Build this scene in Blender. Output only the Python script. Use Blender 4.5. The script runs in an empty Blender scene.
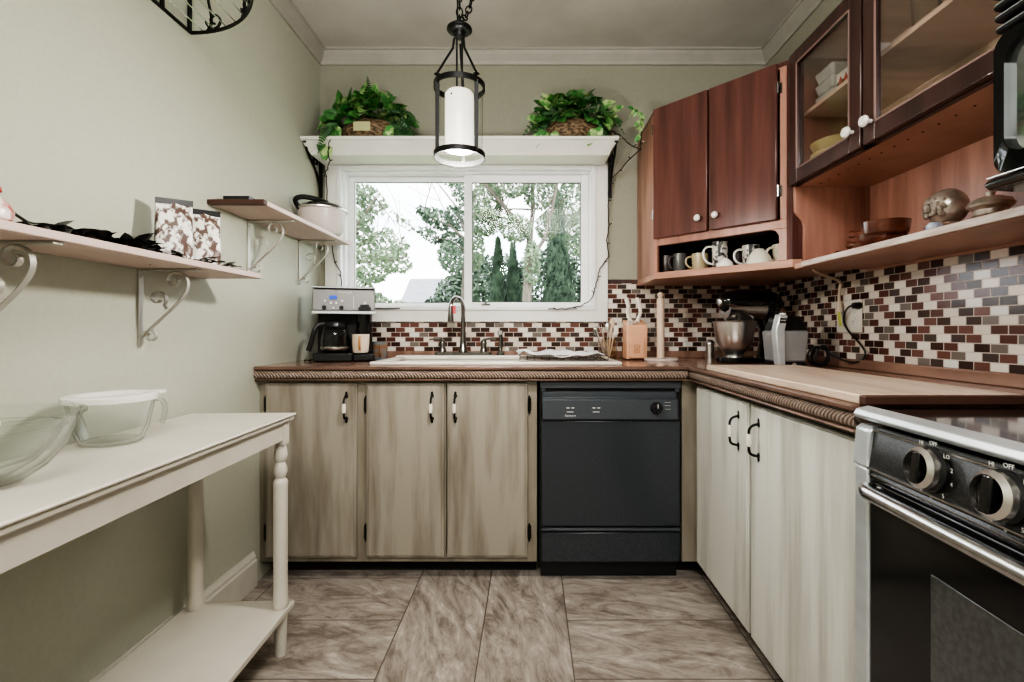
import bpy, bmesh, math, random
from mathutils import Vector, Matrix, Euler
random.seed(7)
PI = math.pi
SC = bpy.context.scene
COL = SC.collection
F = 489.0; CX = 530.0; CY = 330.0; CZ = 1.06      # calibrated lens, in pixels, and eye height

def at(px, py, Y):
    return Vector(((px - CX) * Y / F, Y, CZ - (py - CY) * Y / F))

# ------------------------------------------------------------------ materials
class S:
    """tiny wrapper to write node maths as expressions"""
    def __init__(s, nt, sock): s.nt = nt; s.k = sock
    def _m(s, op, *a):
        n = s.nt.nodes.new('ShaderNodeMath'); n.operation = op
        for i, v in enumerate((s,) + a):
            if isinstance(v, S): s.nt.links.new(v.k, n.inputs[i])
            else: n.inputs[i].default_value = v
        return S(s.nt, n.outputs[0])
    def __add__(s, o): return s._m('ADD', o)
    def __sub__(s, o): return s._m('SUBTRACT', o)
    def __mul__(s, o): return s._m('MULTIPLY', o)
    def __truediv__(s, o): return s._m('DIVIDE', o)
    def floor(s): return s._m('FLOOR')
    def mod(s, o): return s._m('FLOORED_MODULO', o)
    def lt(s, o): return s._m('LESS_THAN', o)
    def gt(s, o): return s._m('GREATER_THAN', o)
    def mx(s, o): return s._m('MAXIMUM', o)
    def mn(s, o): return s._m('MINIMUM', o)
    def ab(s): return s._m('ABSOLUTE')

def new_mat(name):
    m = bpy.data.materials.new(name); m.use_nodes = True
    nt = m.node_tree; b = nt.nodes['Principled BSDF']
    return m, nt, b

def ramp(nt, fac, stops, interp='LINEAR'):
    r = nt.nodes.new('ShaderNodeValToRGB'); r.color_ramp.interpolation = interp
    while len(r.color_ramp.elements) < len(stops): r.color_ramp.elements.new(0.5)
    for e, (p, c) in zip(r.color_ramp.elements, stops):
        e.position = p; e.color = (c[0], c[1], c[2], 1)
    nt.links.new(fac, r.inputs[0]); return r.outputs[0]

def noise(nt, vec, scale, detail=3, rough=0.5, dist=0.0):
    n = nt.nodes.new('ShaderNodeTexNoise'); n.inputs['Scale'].default_value = scale
    n.inputs['Detail'].default_value = detail; n.inputs['Roughness'].default_value = rough
    n.inputs['Distortion'].default_value = dist
    if vec is not None: nt.links.new(vec, n.inputs['Vector'])
    return n.outputs['Fac']

def coords(nt, scale=(1, 1, 1), rot=(0, 0, 0), world=False):
    if world: src = nt.nodes.new('ShaderNodeNewGeometry').outputs['Position']
    else: src = nt.nodes.new('ShaderNodeTexCoord').outputs['Object']
    mp = nt.nodes.new('ShaderNodeMapping'); mp.inputs['Scale'].default_value = scale
    mp.inputs['Rotation'].default_value = rot
    nt.links.new(src, mp.inputs['Vector']); return mp.outputs[0]

def bump(nt, b, h, strength=0.2, dist=0.01):
    n = nt.nodes.new('ShaderNodeBump'); n.inputs['Strength'].default_value = strength
    n.inputs['Distance'].default_value = dist
    nt.links.new(h, n.inputs['Height']); nt.links.new(n.outputs[0], b.inputs['Normal'])

def mat(name, c, rough=0.5, metal=0.0, c2=None, sc=(8, 8, 8), detail=3, bmp=0.0, spec=0.5, lo=.35, hi=.65,
        emit=None, es=0, world=False, coat=0.0, dist=0.0):
    m, nt, b = new_mat(name)
    b.inputs['Roughness'].default_value = rough; b.inputs['Metallic'].default_value = metal
    b.inputs['Specular IOR Level'].default_value = spec
    b.inputs['Coat Weight'].default_value = coat; b.inputs['Coat Roughness'].default_value = .1
    if c2 is None: c2 = tuple(x * .88 for x in c)
    v = coords(nt, sc, world=world)
    f = noise(nt, v, 1.0, detail, .55, dist)
    nt.links.new(ramp(nt, f, [(lo, c2), (hi, c)]), b.inputs['Base Color'])
    if bmp: bump(nt, b, f, bmp, .004)
    if emit: b.inputs['Emission Color'].default_value = (*emit, 1); b.inputs['Emission Strength'].default_value = es
    return m

def glass_mat(name, tint=(1, 1, 1), edge=(.75, .8, .78), refl=.06, rough=0.02, fk=.8):
    m = bpy.data.materials.new(name); m.use_nodes = True; nt = m.node_tree; nt.nodes.clear()
    out = nt.nodes.new('ShaderNodeOutputMaterial')
    tr = nt.nodes.new('ShaderNodeBsdfTransparent'); gl = nt.nodes.new('ShaderNodeBsdfGlossy')
    gl.inputs['Roughness'].default_value = rough
    lw = nt.nodes.new('ShaderNodeLayerWeight'); lw.inputs['Blend'].default_value = .35
    nt.links.new(ramp(nt, lw.outputs['Facing'], [(0.0, tint), (.55, tint), (1.0, edge)]), tr.inputs[0])
    mx = nt.nodes.new('ShaderNodeMixShader')
    lw2 = nt.nodes.new('ShaderNodeLayerWeight'); lw2.inputs['Blend'].default_value = .5
    q = S(nt, lw2.outputs['Facing']); f = q * q * q * fk + refl
    nt.links.new(f.k, mx.inputs[0]); nt.links.new(tr.outputs[0], mx.inputs[1]); nt.links.new(gl.outputs[0], mx.inputs[2])
    nt.links.new(mx.outputs[0], out.inputs[0]); return m

def tile_mat(name, axis):
    m, nt, b = new_mat(name)
    g = nt.nodes.new('ShaderNodeNewGeometry'); sp = nt.nodes.new('ShaderNodeSeparateXYZ')
    nt.links.new(g.outputs['Position'], sp.inputs[0])
    w, h = .0515, .0262
    U = S(nt, sp.outputs[axis]); Z = S(nt, sp.outputs[2])
    rr = (Z * -1 + 1.100) / h; r = rr.floor()
    u = (U + .863) / w - (r + r.mod(2) * .5)
    if axis == 1: u = (U * -1 + 2.68) / w - (r + r.mod(2) * .5)
    idx = u.floor(); fu = u - idx; fv = rr - r
    dark = idx.mod(3).lt(1.5)
    cv = nt.nodes.new('ShaderNodeCombineXYZ'); nt.links.new(idx.k, cv.inputs[0]); nt.links.new(r.k, cv.inputs[1])
    wn = nt.nodes.new('ShaderNodeTexWhiteNoise'); wn.noise_dimensions = '2D'; nt.links.new(cv.outputs[0], wn.inputs['Vector'])
    rnd = wn.outputs['Value']
    dk = ramp(nt, rnd, [(0, (.055, .028, .022)), (.3, (.12, .05, .04)), (.55, (.17, .075, .06)), (.75, (.075, .055, .047)), (.9, (.19, .16, .14))], 'CONSTANT')
    lt = ramp(nt, rnd, [(0, (.72, .66, .59)), (.4, (.80, .74, .67)), (.7, (.68, .60, .52)), (.93, (.75, .75, .72))], 'CONSTANT')
    mix = nt.nodes.new('ShaderNodeMix'); mix.data_type = 'RGBA'
    nt.links.new(dark.k, mix.inputs[0]); nt.links.new(lt, mix.inputs[6]); nt.links.new(dk, mix.inputs[7])
    gu = (fu - .5).ab().gt(.5 - .032); gv = (fv - .5).ab().gt(.5 - .055); gr = gu.mx(gv)
    mix2 = nt.nodes.new('ShaderNodeMix'); mix2.data_type = 'RGBA'
    nt.links.new(gr.k, mix2.inputs[0]); nt.links.new(mix.outputs[2], mix2.inputs[6])
    mix2.inputs[7].default_value = (.55, .48, .43, 1)
    nt.links.new(mix2.outputs[2], b.inputs['Base Color'])
    ro = gr * .5 + S(nt, rnd) * .12 + .12
    nt.links.new(ro.k, b.inputs['Roughness'])
    hgt = (gr * -1 + 1) + S(nt, noise(nt, coords(nt, (60, 60, 60), world=True), 1, 2)) * .25
    bump(nt, b, hgt.k, .5, .002)
    return m

def floor_mat():
    m, nt, b = new_mat('travertine_floor')
    g = nt.nodes.new('ShaderNodeNewGeometry'); sp = nt.nodes.new('ShaderNodeSeparateXYZ')
    nt.links.new(g.outputs['Position'], sp.inputs[0])
    X = S(nt, sp.outputs[0]); Y = S(nt, sp.outputs[1])
    c = X.gt(-.47) * X.lt(.135); nc = c * -1 + 1
    uc = (X + .47) / .3025; vc = (Y - 1.30) / .908
    us = (X - .135) / .605; vs = (Y - 1.787) / .3025
    u = uc * c + us * nc; v = vc * c + vs * nc
    iu = u.floor(); iv = v.floor()
    su = c * .3025 + nc * .605; sv = c * .908 + nc * .3025
    du = ((u - iu) - .5).ab() * -1 + .5; dv = ((v - iv) - .5).ab() * -1 + .5
    d = (du * su).mn(dv * sv); gr = d.lt(.0022)
    cv = nt.nodes.new('ShaderNodeCombineXYZ')
    nt.links.new(iu.k, cv.inputs[0]); nt.links.new(iv.k, cv.inputs[1]); nt.links.new(c.k, cv.inputs[2])
    wn = nt.nodes.new('ShaderNodeTexWhiteNoise'); wn.noise_dimensions = '3D'; nt.links.new(cv.outputs[0], wn.inputs['Vector'])
    R = S(nt, wn.outputs['Value'])
    # long axis of each tile runs along its grain
    a = (Y * c + X * nc) * 1.5 + R * 37.0; bb = (X * c + Y * nc) * 4.2 + R * 11.0
    # slanting grain
    bb2 = bb + a * .55
    pv = nt.nodes.new('ShaderNodeCombineXYZ'); nt.links.new(a.k, pv.inputs[0]); nt.links.new(bb2.k, pv.inputs[1]); nt.links.new((R * 9.0).k, pv.inputs[2])
    n1 = noise(nt, pv.outputs[0], 1.9, 9, .72, 2.2)
    n2 = noise(nt, pv.outputs[0], 7.0, 8, .75, .8)
    f = S(nt, n1) * .68 + S(nt, n2) * .32
    colr = ramp(nt, f.k, [(.34, (.12, .098, .08)), (.43, (.22, .185, .158)), (.50, (.34, .295, .258)), (.56, (.41, .365, .325)), (.62, (.56, .515, .465)), (.68, (.36, .32, .285))])
    mix = nt.nodes.new('ShaderNodeMix'); mix.data_type = 'RGBA'
    nt.links.new(gr.k, mix.inputs[0]); nt.links.new(colr, mix.inputs[6]); mix.inputs[7].default_value = (.10, .08, .07, 1)
    nt.links.new(mix.outputs[2], b.inputs['Base Color'])
    b.inputs['Roughness'].default_value = .38
    bump(nt, b, (f + gr * -.6).k, .25, .003)
    return m

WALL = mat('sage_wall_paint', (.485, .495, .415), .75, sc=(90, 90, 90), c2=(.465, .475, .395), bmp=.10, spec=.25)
WALLB = mat('shaded_wall_paint', (.365, .365, .295), .75, sc=(90, 90, 90), c2=(.345, .345, .28), bmp=.10, spec=.25)  # sage paint with the back wall's shade put into the colour; right wall too
CEIL = mat('ceiling_paint', (.70, .68, .65), .85, sc=(3, 3, 3), c2=(.62,.60,.57), bmp=.0, spec=.2)
TRIM = mat('white_trim_paint', (.80, .79, .75), .4, sc=(6, 6, 6), c2=(.74, .73, .69))
CROWN = mat('crown_paint', (.47, .455, .41), .5, sc=(6, 6, 6))
BASEB = mat('baseboard_paint', (.62, .60, .53), .5, sc=(6, 6, 6))
VINYL = mat('white_vinyl', (.85, .86, .86), .3, sc=(5, 5, 5), c2=(.80, .81, .81))
FLOOR = floor_mat()
TILEX = tile_mat('mosaic_back', 0); TILEY = tile_mat('mosaic_side', 1)
WASH = mat('whitewashed_wood', (.345, .315, .26), .5, c2=(.175, .147, .115), sc=(13, 13, 1.5), detail=6, lo=.30, hi=.56, bmp=.15)
WASH2 = mat('pale_washed_wood', (.66, .66, .61), .5, c2=(.40, .38, .33), sc=(14, 14, 1.1), detail=6, lo=.30, hi=.55, bmp=.12)
FRAMEW = mat('face_frame_paint', (.30, .272, .218), .5, c2=(.20, .172, .13), sc=(12, 12, 2), detail=4)
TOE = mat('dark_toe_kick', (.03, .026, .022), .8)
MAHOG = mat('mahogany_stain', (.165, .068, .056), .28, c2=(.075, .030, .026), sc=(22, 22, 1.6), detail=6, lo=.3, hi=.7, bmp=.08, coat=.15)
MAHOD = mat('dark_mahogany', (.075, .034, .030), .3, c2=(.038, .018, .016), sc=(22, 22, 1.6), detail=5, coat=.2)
CHERRY = mat('cherry_wood', (.54, .32, .24), .38, c2=(.36, .185, .13), sc=(3, 3, 22), detail=6, bmp=.05, coat=.1)
CHERRYV = mat('cherry_panel', (.46, .245, .185), .38, c2=(.25, .115, .082), sc=(14, 14, 1.5), detail=6, bmp=.05, coat=.1)
CABIN = mat('cabinet_interior', (.78, .60, .48), .5, c2=(.62, .46, .36), sc=(3, 12, 3), detail=4)
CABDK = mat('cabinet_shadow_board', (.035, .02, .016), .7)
EDGEW = mat('worn_shelf_edge', (.62, .56, .52), .5, c2=(.42, .33, .29), sc=(4, 9, 60), detail=4)
PINKW = mat('pale_pink_shelf_board', (.56, .43, .38), .45, c2=(.47, .35, .31), sc=(14, 2, 14), detail=4)
DARKW = mat('dark_stained_end', (.07, .03, .02), .5)
COUNTER = mat('plank_countertop', (.36, .22, .165), .22, c2=(.17, .095, .068), sc=(2.2, 14, 4), detail=6, lo=.3, hi=.65, coat=.5)
COUNTR = mat('plank_countertop_side', (.36, .22, .165), .22, c2=(.17, .095, .068), sc=(14, 2.2, 4), detail=6, lo=.3, hi=.65, coat=.5)
def rope_mat():
    m, nt, b = new_mat('rope_moulding')
    v = coords(nt, (1, 1, 1), world=True); s = nt.nodes.new('ShaderNodeSeparateXYZ'); nt.links.new(v, s.inputs[0])
    t = (S(nt, s.outputs[0]) + S(nt, s.outputs[1])) * 75.0 + S(nt, s.outputs[2]) * 60.0
    fr = (t - t.floor() - .5).ab() * 2.0
    nz = S(nt, noise(nt, coords(nt, (30, 30, 30), world=True), 1, 3))
    f = fr * .7 + nz * .3
    nt.links.new(ramp(nt, f.k, [(.15, (.10, .065, .05)), (.55, (.26, .19, .155)), (.9, (.46, .38, .32))]), b.inputs['Base Color'])
    b.inputs['Roughness'].default_value = .4; bump(nt, b, f.k, .8, .006); return m
ROPE = rope_mat()
MOULD = mat('moulding_wood', (.20, .12, .09), .35, c2=(.10, .06, .045), sc=(6, 6, 40), detail=4)
BAMBOO = mat('cutting_board_wood', (.60, .475, .375), .42, c2=(.40, .295, .225), sc=(26, 2.2, 6), detail=6, lo=.25, hi=.6)
TABLEP = mat('cream_table_paint', (.60, .57, .50), .35, c2=(.55, .515, .45), sc=(5, 5, 5))
BLACKM = mat('black_wrought_iron', (.012, .012, .012), .45, .4)
GREYM = mat('pewter_bracket', (.48, .46, .41), .45, .3)
BLKPL = mat('black_plastic', (.014, .014, .015), .3)
BLKGL = mat('black_gloss', (.006, .006, .007), .06, coat=.5)
SLATE = mat('charcoal_appliance_panel', (.046, .054, .063), .2, c2=(.030, .036, .043), sc=(200, 200, 200), coat=.25)
SLATE2 = mat('charcoal_control_panel', (.060, .070, .080), .4, c2=(.048, .056, .065), sc=(200, 200, 200))
CHROME = mat('brushed_steel', (.62, .62, .62), .22, 1.0, sc=(4, 60, 4))
PALECH = mat('pale_steel_trim', (.66, .70, .72), .35, .6, sc=(4, 4, 20))
STEEL = mat('stainless', (.74, .71, .68), .30, 1.0, sc=(3, 3, 3))
DKCHR = mat('dark_nickel', (.27, .26, .25), .22, 1.0)
PORC = mat('ivory_ceramic', (.80, .76, .68), .2)
WHITEC = mat('white_ceramic', (.82, .80, .76), .25)
SINKM = mat('cream_sink_enamel', (.80, .77, .70), .2, coat=.3)
PEACH = mat('beech_knife_block', (.72, .42, .27), .5, c2=(.64, .36, .225), sc=(3, 3, 20), detail=4)
MAPLE = mat('pale_maple', (.66, .52, .41), .5, c2=(.55, .42, .32), sc=(14, 14, 2), detail=4)
CLOTH = mat('white_cloth', (.78, .77, .76), .9, sc=(40, 40, 40), bmp=.3)
YELLOW = mat('yellow_glaze', (.62, .53, .25), .35)
FROST = mat('frosted_plastic', (.62, .62, .60), .4, c2=(.50, .50, .48), sc=(20, 20, 20))
BROWNG = mat('brown_glazed_stoneware', (.17, .055, .030), .15, c2=(.07, .022, .014), sc=(14, 14, 14), coat=.5)
ANTIQ = mat('antique_silver', (.66, .60, .54), .30, .7, c2=(.38, .33, .28), sc=(30, 30, 30), detail=5, bmp=.2)
LEAF = mat('ivy_leaf', (.13, .36, .10), .35, c2=(.02, .11, .03), sc=(13, 13, 13), detail=2, lo=.3, hi=.75)
LEAFV = mat('variegated_leaf', (.50, .66, .30), .4, c2=(.08, .28, .07), sc=(26, 26, 26), detail=2, lo=.4, hi=.6)
LEAFD = mat('dark_leaf', (.045, .048, .045), .25, c2=(.008, .009, .008), sc=(20, 20, 20))
FERN = mat('fern_green', (.05, .17, .045), .5, c2=(.012, .055, .014), sc=(30, 30, 30))
WICKER = mat('wicker', (.30, .21, .13), .7, c2=(.07, .045, .025), sc=(50, 50, 110), detail=2, lo=.4, hi=.6, bmp=.8)
WICKL = mat('basket_tag', (.50, .50, .28), .6)
TWIG = mat('dark_twig_wire', (.022, .02, .016), .6)
BULB = mat('clear_mini_bulb', (.8, .78, .7), .2)
GLASSW = glass_mat('window_pane', (1, 1, 1), (.9, .95, .93), .004, .0, .12)
GLASSB = glass_mat('clear_bowl_glass', (.975, .985, .978), (.22, .27, .24), .025, .03, .75)
GLASSC = glass_mat('cabinet_glass', (.95, .94, .93), (.9, .9, .9), .05, .12, .9)
GLASSP = glass_mat('pendant_clear_glass', (.99, .995, .99), (.62, .70, .67), .01, .02, .35)
SHADE = mat('frosted_candle_shade', (.85, .83, .76), .5, emit=(1.0, .95, .82), es=.55)
OVENW = mat('oven_window', (.085, .088, .085), .12, c2=(.06, .062, .06), sc=(90, 90, 90), coat=.3)
OVENB = mat('oven_door_black', (.018, .018, .018), .16, c2=(.012, .012, .012), sc=(120, 120, 120), coat=.3)
def hob_mat():
    m, nt, b = new_mat('speckled_panel')
    f = noise(nt, coords(nt, (260, 260, 260)), 1, 2)
    nt.links.new(ramp(nt, f, [(.4, (.016, .016, .016)), (.68, (.05, .05, .048))]), b.inputs['Base Color'])
    b.inputs['Roughness'].default_value = .3; return m
SPECK = hob_mat()
WHTXT = mat('white_lettering', (.75, .75, .72), .5)
BLUED = mat('blue_display', (.03, .07, .30), .2, emit=(.05, .12, .6), es=.6)
RED = mat('red_enamel', (.5, .05, .035), .4)
TAGRED = mat('red_tag', (.75, .10, .12), .5)
TAGYEL = mat('yellow_green_tag', (.55, .58, .12), .6)
BLUEMUG = mat('blue_brown_glaze', (.14, .22, .27), .25, c2=(.26, .15, .09), sc=(4, 4, 22), lo=.42, hi=.58)
MUGC = mat('cream_mug_glaze', (.75, .64, .50), .3)
ORNG = mat('orange_letter', (.52, .25, .09), .5)
PATM = mat('printed_mug', (.55, .52, .48), .3, c2=(.03, .03, .03), sc=(45, 45, 45), lo=.46, hi=.52)
BAGM = mat('printed_coffee_bag', (.78, .76, .72), .4, c2=(.09, .045, .03), sc=(55, 55, 40), detail=6, lo=.44, hi=.52, bmp=.3)
PAINTJ = mat('painted_jar', (.72, .64, .58), .3, c2=(.45, .07, .06), sc=(22, 22, 22), detail=2, lo=.42, hi=.5)
GARLP = mat('striped_towel', (.74, .73, .72), .9, c2=(.60, .59, .58), sc=(2, 60, 2))
CORDW = mat('off_white_cord', (.68, .58, .47), .5)
BARK = mat('tree_bark', (.20, .17, .14), .9, c2=(.10, .085, .07), sc=(14, 14, 3), bmp=.4)
TL1 = mat('outdoor_leaf_light', (.20, .26, .16), .7, c2=(.085, .13, .075), sc=(2, 2, 2))
TL2 = mat('outdoor_leaf_mid', (.10, .145, .095), .7, c2=(.035, .06, .038), sc=(2, 2, 2))
TL3 = mat('arborvitae_green', (.075, .115, .075), .8, c2=(.022, .04, .026), sc=(4, 4, 4))
GRASS = mat('lawn', (.12, .2, .06), .9)
ROOFM = mat('grey_shingle', (.26, .26, .28), .8, c2=(.20, .2, .22), sc=(3, 3, 14))
SIDING = mat('house_siding', (.5, .42, .40), .8)

# ------------------------------------------------------------------ mesh builder
class MB:
    def __init__(s, M=None): s.v = []; s.f = []; s.M = M or Matrix()
    def add(s, vs, fs):
        o = len(s.v); s.v += [s.M @ Vector(v) for v in vs]; s.f += [tuple(i + o for i in f) for f in fs]; return s
    def box(s, x0, x1, y0, y1, z0, z1):
        return s.add([(x0,y0,z0),(x1,y0,z0),(x1,y1,z0),(x0,y1,z0),(x0,y0,z1),(x1,y0,z1),(x1,y1,z1),(x0,y1,z1)],
                     [(0,3,2,1),(4,5,6,7),(0,1,5,4),(1,2,6,5),(2,3,7,6),(3,0,4,7)])
    def prism(s, poly, a0, a1, axis='z'):
        n = len(poly)
        def P(p, a):
            if axis == 'z': return (p[0], p[1], a)
            if axis == 'y': return (p[0], a, p[1])
            return (a, p[0], p[1])
        vs = [P(p, a0) for p in poly] + [P(p, a1) for p in poly]
        fs = [tuple(range(n - 1, -1, -1)), tuple(range(n, 2 * n))] + [(i, (i + 1) % n, n + (i + 1) % n, n + i) for i in range(n)]
        return s.add(vs, fs)
    def tube(s, pts, r, seg=8, caps=True, flat=None):
        pts = [Vector(p) for p in pts]; n = len(pts)
        rs = r if isinstance(r, (list, tuple)) else [r] * n
        vs = []; prev = None
        for i, p in enumerate(pts):
            t = (pts[min(i + 1, n - 1)] - pts[max(i - 1, 0)])
            if t.length < 1e-9: t = Vector((0, 0, 1))
            t.normalize()
            if prev is None:
                up = Vector((0, 0, 1)) if abs(t.z) < .9 else Vector((1, 0, 0))
                if flat is not None: up = Vector(flat)
                a = t.cross(up).normalized()
            else:
                a = (prev - t * prev.dot(t))
                a = a.normalized() if a.length > 1e-6 else t.orthogonal().normalized()
            prev = a; b = t.cross(a)
            for k in range(seg):
                an = 2 * PI * k / seg
                ca, sa = math.cos(an), math.sin(an)
                vs.append(p + a * ca * rs[i] + b * sa * rs[i])
        fs = []
        for i in range(n - 1):
            for k in range(seg):
                fs.append((i*seg+k, i*seg+(k+1)%seg, (i+1)*seg+(k+1)%seg, (i+1)*seg+k))
        if caps:
            fs.append(tuple(range(seg - 1, -1, -1))); fs.append(tuple((n-1)*seg + k for k in range(seg)))
        return s.add(vs, fs)
    def strap(s, pts, w, t, wdir):
        """flat bar following pts; wide along wdir"""
        pts = [Vector(p) for p in pts]; n = len(pts); W = Vector(wdir).normalized(); vs = []
        for i, p in enumerate(pts):
            tg = (pts[min(i+1,n-1)] - pts[max(i-1,0)]).normalized(); nn = tg.cross(W).normalized()
            for a, b in ((1,1),(-1,1),(-1,-1),(1,-1)): vs.append(p + W*a*w/2 + nn*b*t/2)
        fs = [(i*4+k, i*4+(k+1)%4, i*4+4+(k+1)%4, i*4+4+k) for i in range(n-1) for k in range(4)]
        fs += [(3,2,1,0), tuple((n-1)*4+k for k in range(4))]
        return s.add(vs, fs)
    def lathe(s, prof, c=(0,0,0), seg=32, sx=1, sy=1, M=None):
        """prof: list of (r, z); open ends with r=0 close themselves"""
        c = Vector(c); vs = []; idx = []
        for r, z in prof:
            if r < 1e-6:
                idx.append([len(vs)]); vs.append(Vector((0, 0, z)))
            else:
                idx.append(list(range(len(vs), len(vs) + seg)))
                vs += [Vector((r*sx*math.cos(2*PI*k/seg), r*sy*math.sin(2*PI*k/seg), z)) for k in range(seg)]
        fs = []
        for A, B in zip(idx, idx[1:]):
            if len(A) == 1 and len(B) == 1: continue
            for k in range(seg):
                k2 = (k + 1) % seg
                if len(A) == 1: fs.append((A[0], B[k2], B[k]))
                elif len(B) == 1: fs.append((A[k], A[k2], B[0]))
                else: fs.append((A[k], A[k2], B[k2], B[k]))
        if M is not None: vs = [M @ v for v in vs]
        return s.add([v + c for v in vs], fs)
    def cyl(s, p0, p1, r0, r1=None, seg=20):
        return s.tube([p0, p1], [r0, r0 if r1 is None else r1], seg)
    def ball(s, c, r, sx=1, sy=1, sz=1, seg=16, M=None):
        n = seg // 2
        return s.lathe([(r*math.sin(PI*i/n) if 0 < i < n else 0, -r*sz*math.cos(PI*i/n)) for i in range(n+1)], c, seg, sx, sy, M)
    def build(s, name, m, parent=None, bev=0, smooth=True, ang=35, seg=2, subsurf=0, normals=True):
        me = bpy.data.meshes.new(name)
        if parent is not None:
            r = parent
            off = Vector((0,0,0))
            while r is not None: off += r.location; r = r.parent
        else:
            lo = [min(v[i] for v in s.v) for i in range(3)]; hi = [max(v[i] for v in s.v) for i in range(3)]
            off = Vector(((lo[0]+hi[0])/2, (lo[1]+hi[1])/2, lo[2]))
        me.from_pydata([tuple(v - off) for v in s.v], [], s.f)
        me.materials.append(m)
        if normals:
            bm = bmesh.new(); bm.from_mesh(me); bmesh.ops.recalc_face_normals(bm, faces=bm.faces); bm.to_mesh(me); bm.free()
        o = bpy.data.objects.new(name, me); COL.objects.link(o)
        if parent is not None: o.parent = parent
        else: o.location = off
        if smooth:
            me.shade_smooth(); me.set_sharp_from_angle(angle=math.radians(ang))
        if bev:
            b = o.modifiers.new('bevel', 'BEVEL'); b.width = bev; b.segments = seg; b.limit_method = 'ANGLE'; b.angle_limit = math.radians(40)
        if subsurf:
            b = o.modifiers.new('sub', 'SUBSURF'); b.levels = subsurf; b.render_levels = subsurf
        return o

def tag(o, label, cat, group=None, kind=None):
    o['label'] = label; o['category'] = cat
    if group: o['group'] = group
    if kind: o['kind'] = kind
    return o
def thing(name, label, cat, loc, group=None):
    o = bpy.data.objects.new(name, None); o.empty_display_size = .05; COL.objects.link(o)
    o.location = loc; return tag(o, label, cat, group)
def struct(o): o['kind'] = 'structure'; return o
def dup(root, loc, rz=None, label=None):
    r = root.copy(); COL.objects.link(r); r.location = loc
    if rz is not None: r.rotation_euler = (0, 0, rz)
    if label: r['label'] = label
    for ch in list(root.children):
        c = ch.copy(); COL.objects.link(c); c.parent = r
        for g in list(ch.children):
            d = g.copy(); COL.objects.link(d); d.parent = c
    return r

def text(body, size, name, m, parent, loc, M3, extr=.0004):
    """lettering as a mesh; M3 is a 4x4 rotation that turns the XY text plane"""
    cu = bpy.data.curves.new(name, 'FONT'); cu.body = body; cu.size = size; cu.extrude = extr
    cu.align_x = 'CENTER'; cu.align_y = 'CENTER'; cu.resolution_u = 2
    t = bpy.data.objects.new('tmp_text', cu); COL.objects.link(t)
    bpy.context.view_layer.update()
    me = bpy.data.meshes.new_from_object(t.evaluated_get(bpy.context.evaluated_depsgraph_get()))
    bpy.data.objects.remove(t)
    off = Vector((0,0,0)); r = parent
    while r is not None: off += r.location; r = r.parent
    me.transform(Matrix.Translation(Vector(loc) - off) @ M3)
    me.materials.clear(); me.materials.append(m)
    o = bpy.data.objects.new(name, me); COL.objects.link(o); o.parent = parent; return o
FRONT = Matrix.Rotation(PI/2, 4, 'X')                                   # reads from -Y
SIDEX = Matrix.Rotation(-PI/2, 4, 'Z') @ Matrix.Rotation(PI/2, 4, 'X')  # reads from -X

def spiral(c, r0, r1, a0, turns, ax, ay, n=28):
    c = Vector(c); ax = Vector(ax); ay = Vector(ay); out = []
    for i in range(n + 1):
        t = i / n; r = r0 + (r1 - r0) * t; a = a0 + turns * 2 * PI * t
        out.append(c + ax * r * math.cos(a) + ay * r * math.sin(a))
    return out
def bez(p0, p1, p2, p3, n=14):
    p0, p1, p2, p3 = map(Vector, (p0, p1, p2, p3)); out = []
    for i in range(n + 1):
        t = i / n; out.append(p0*(1-t)**3 + p1*3*t*(1-t)**2 + p2*3*t*t*(1-t) + p3*t**3)
    return out

# ------------------------------------------------------------------ the room
XL, XR, YB, ZC = -1.15, 1.295, 2.68, 2.585
YR = -1.9
struct(MB().box(XL-.1, XR+.1, YR-.1, YB+.1, -.1, 0).build('floor', FLOOR, smooth=False))
struct(MB().box(XL-.1, XR+.1, YR-.1, YB+.1, ZC, ZC+.1).build('ceiling', CEIL, smooth=False))
struct(MB().box(XL-.1, XL, YR, YB+.12, 0, ZC).build('wall_left', WALL, smooth=False))
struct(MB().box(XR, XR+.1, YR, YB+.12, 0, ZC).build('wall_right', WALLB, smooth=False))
struct(MB().box(XL, XR, YR-.1, YR, 0, ZC).build('wall_rear', WALL, smooth=False))
WX0, WX1, WZ0, WZ1 = -1.035, .345, 1.178, 1.940
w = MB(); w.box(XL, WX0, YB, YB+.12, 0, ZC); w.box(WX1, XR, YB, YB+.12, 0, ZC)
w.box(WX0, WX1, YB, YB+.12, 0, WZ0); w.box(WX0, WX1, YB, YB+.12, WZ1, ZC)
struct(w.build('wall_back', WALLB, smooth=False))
# crown
prof = [(0,0),(-.012,0),(-.018,-.012),(-.045,-.045),(-.055,-.055),(-.055,-.07),(0,-.07)]
def crown(name, kind):
    p = [(-.0, -.075), (-.010, -.075), (-.014, -.06), (-.034, -.028), (-.040, -.012), (-.048, -.010), (-.048, 0), (0, 0)]
    m = MB()
    if kind == 'back': m.prism([(YB + a, ZC + z) for a, z in p], XL, XR, 'x')
    if kind == 'left': m.prism([(XL - a, ZC + z) for a, z in p], YR, YB, 'y')
    if kind == 'right': m.prism([(XR + a, ZC + z) for a, z in p], YR, YB, 'y')
    struct(m.build(name, CROWN, smooth=False))
crown('trim_1', 'back'); crown('trim_2', 'left'); crown('trim_3', 'right')
p = [(0,0),(.018,0),(.018,.105),(.013,.112),(.013,.122),(.006,.135),(.004,.142),(0,.142)]
struct(MB().prism([(XL + a, z) for a, z in p], YR, 2.03, 'y').build('baseboard_left', BASEB, smooth=False))
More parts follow.
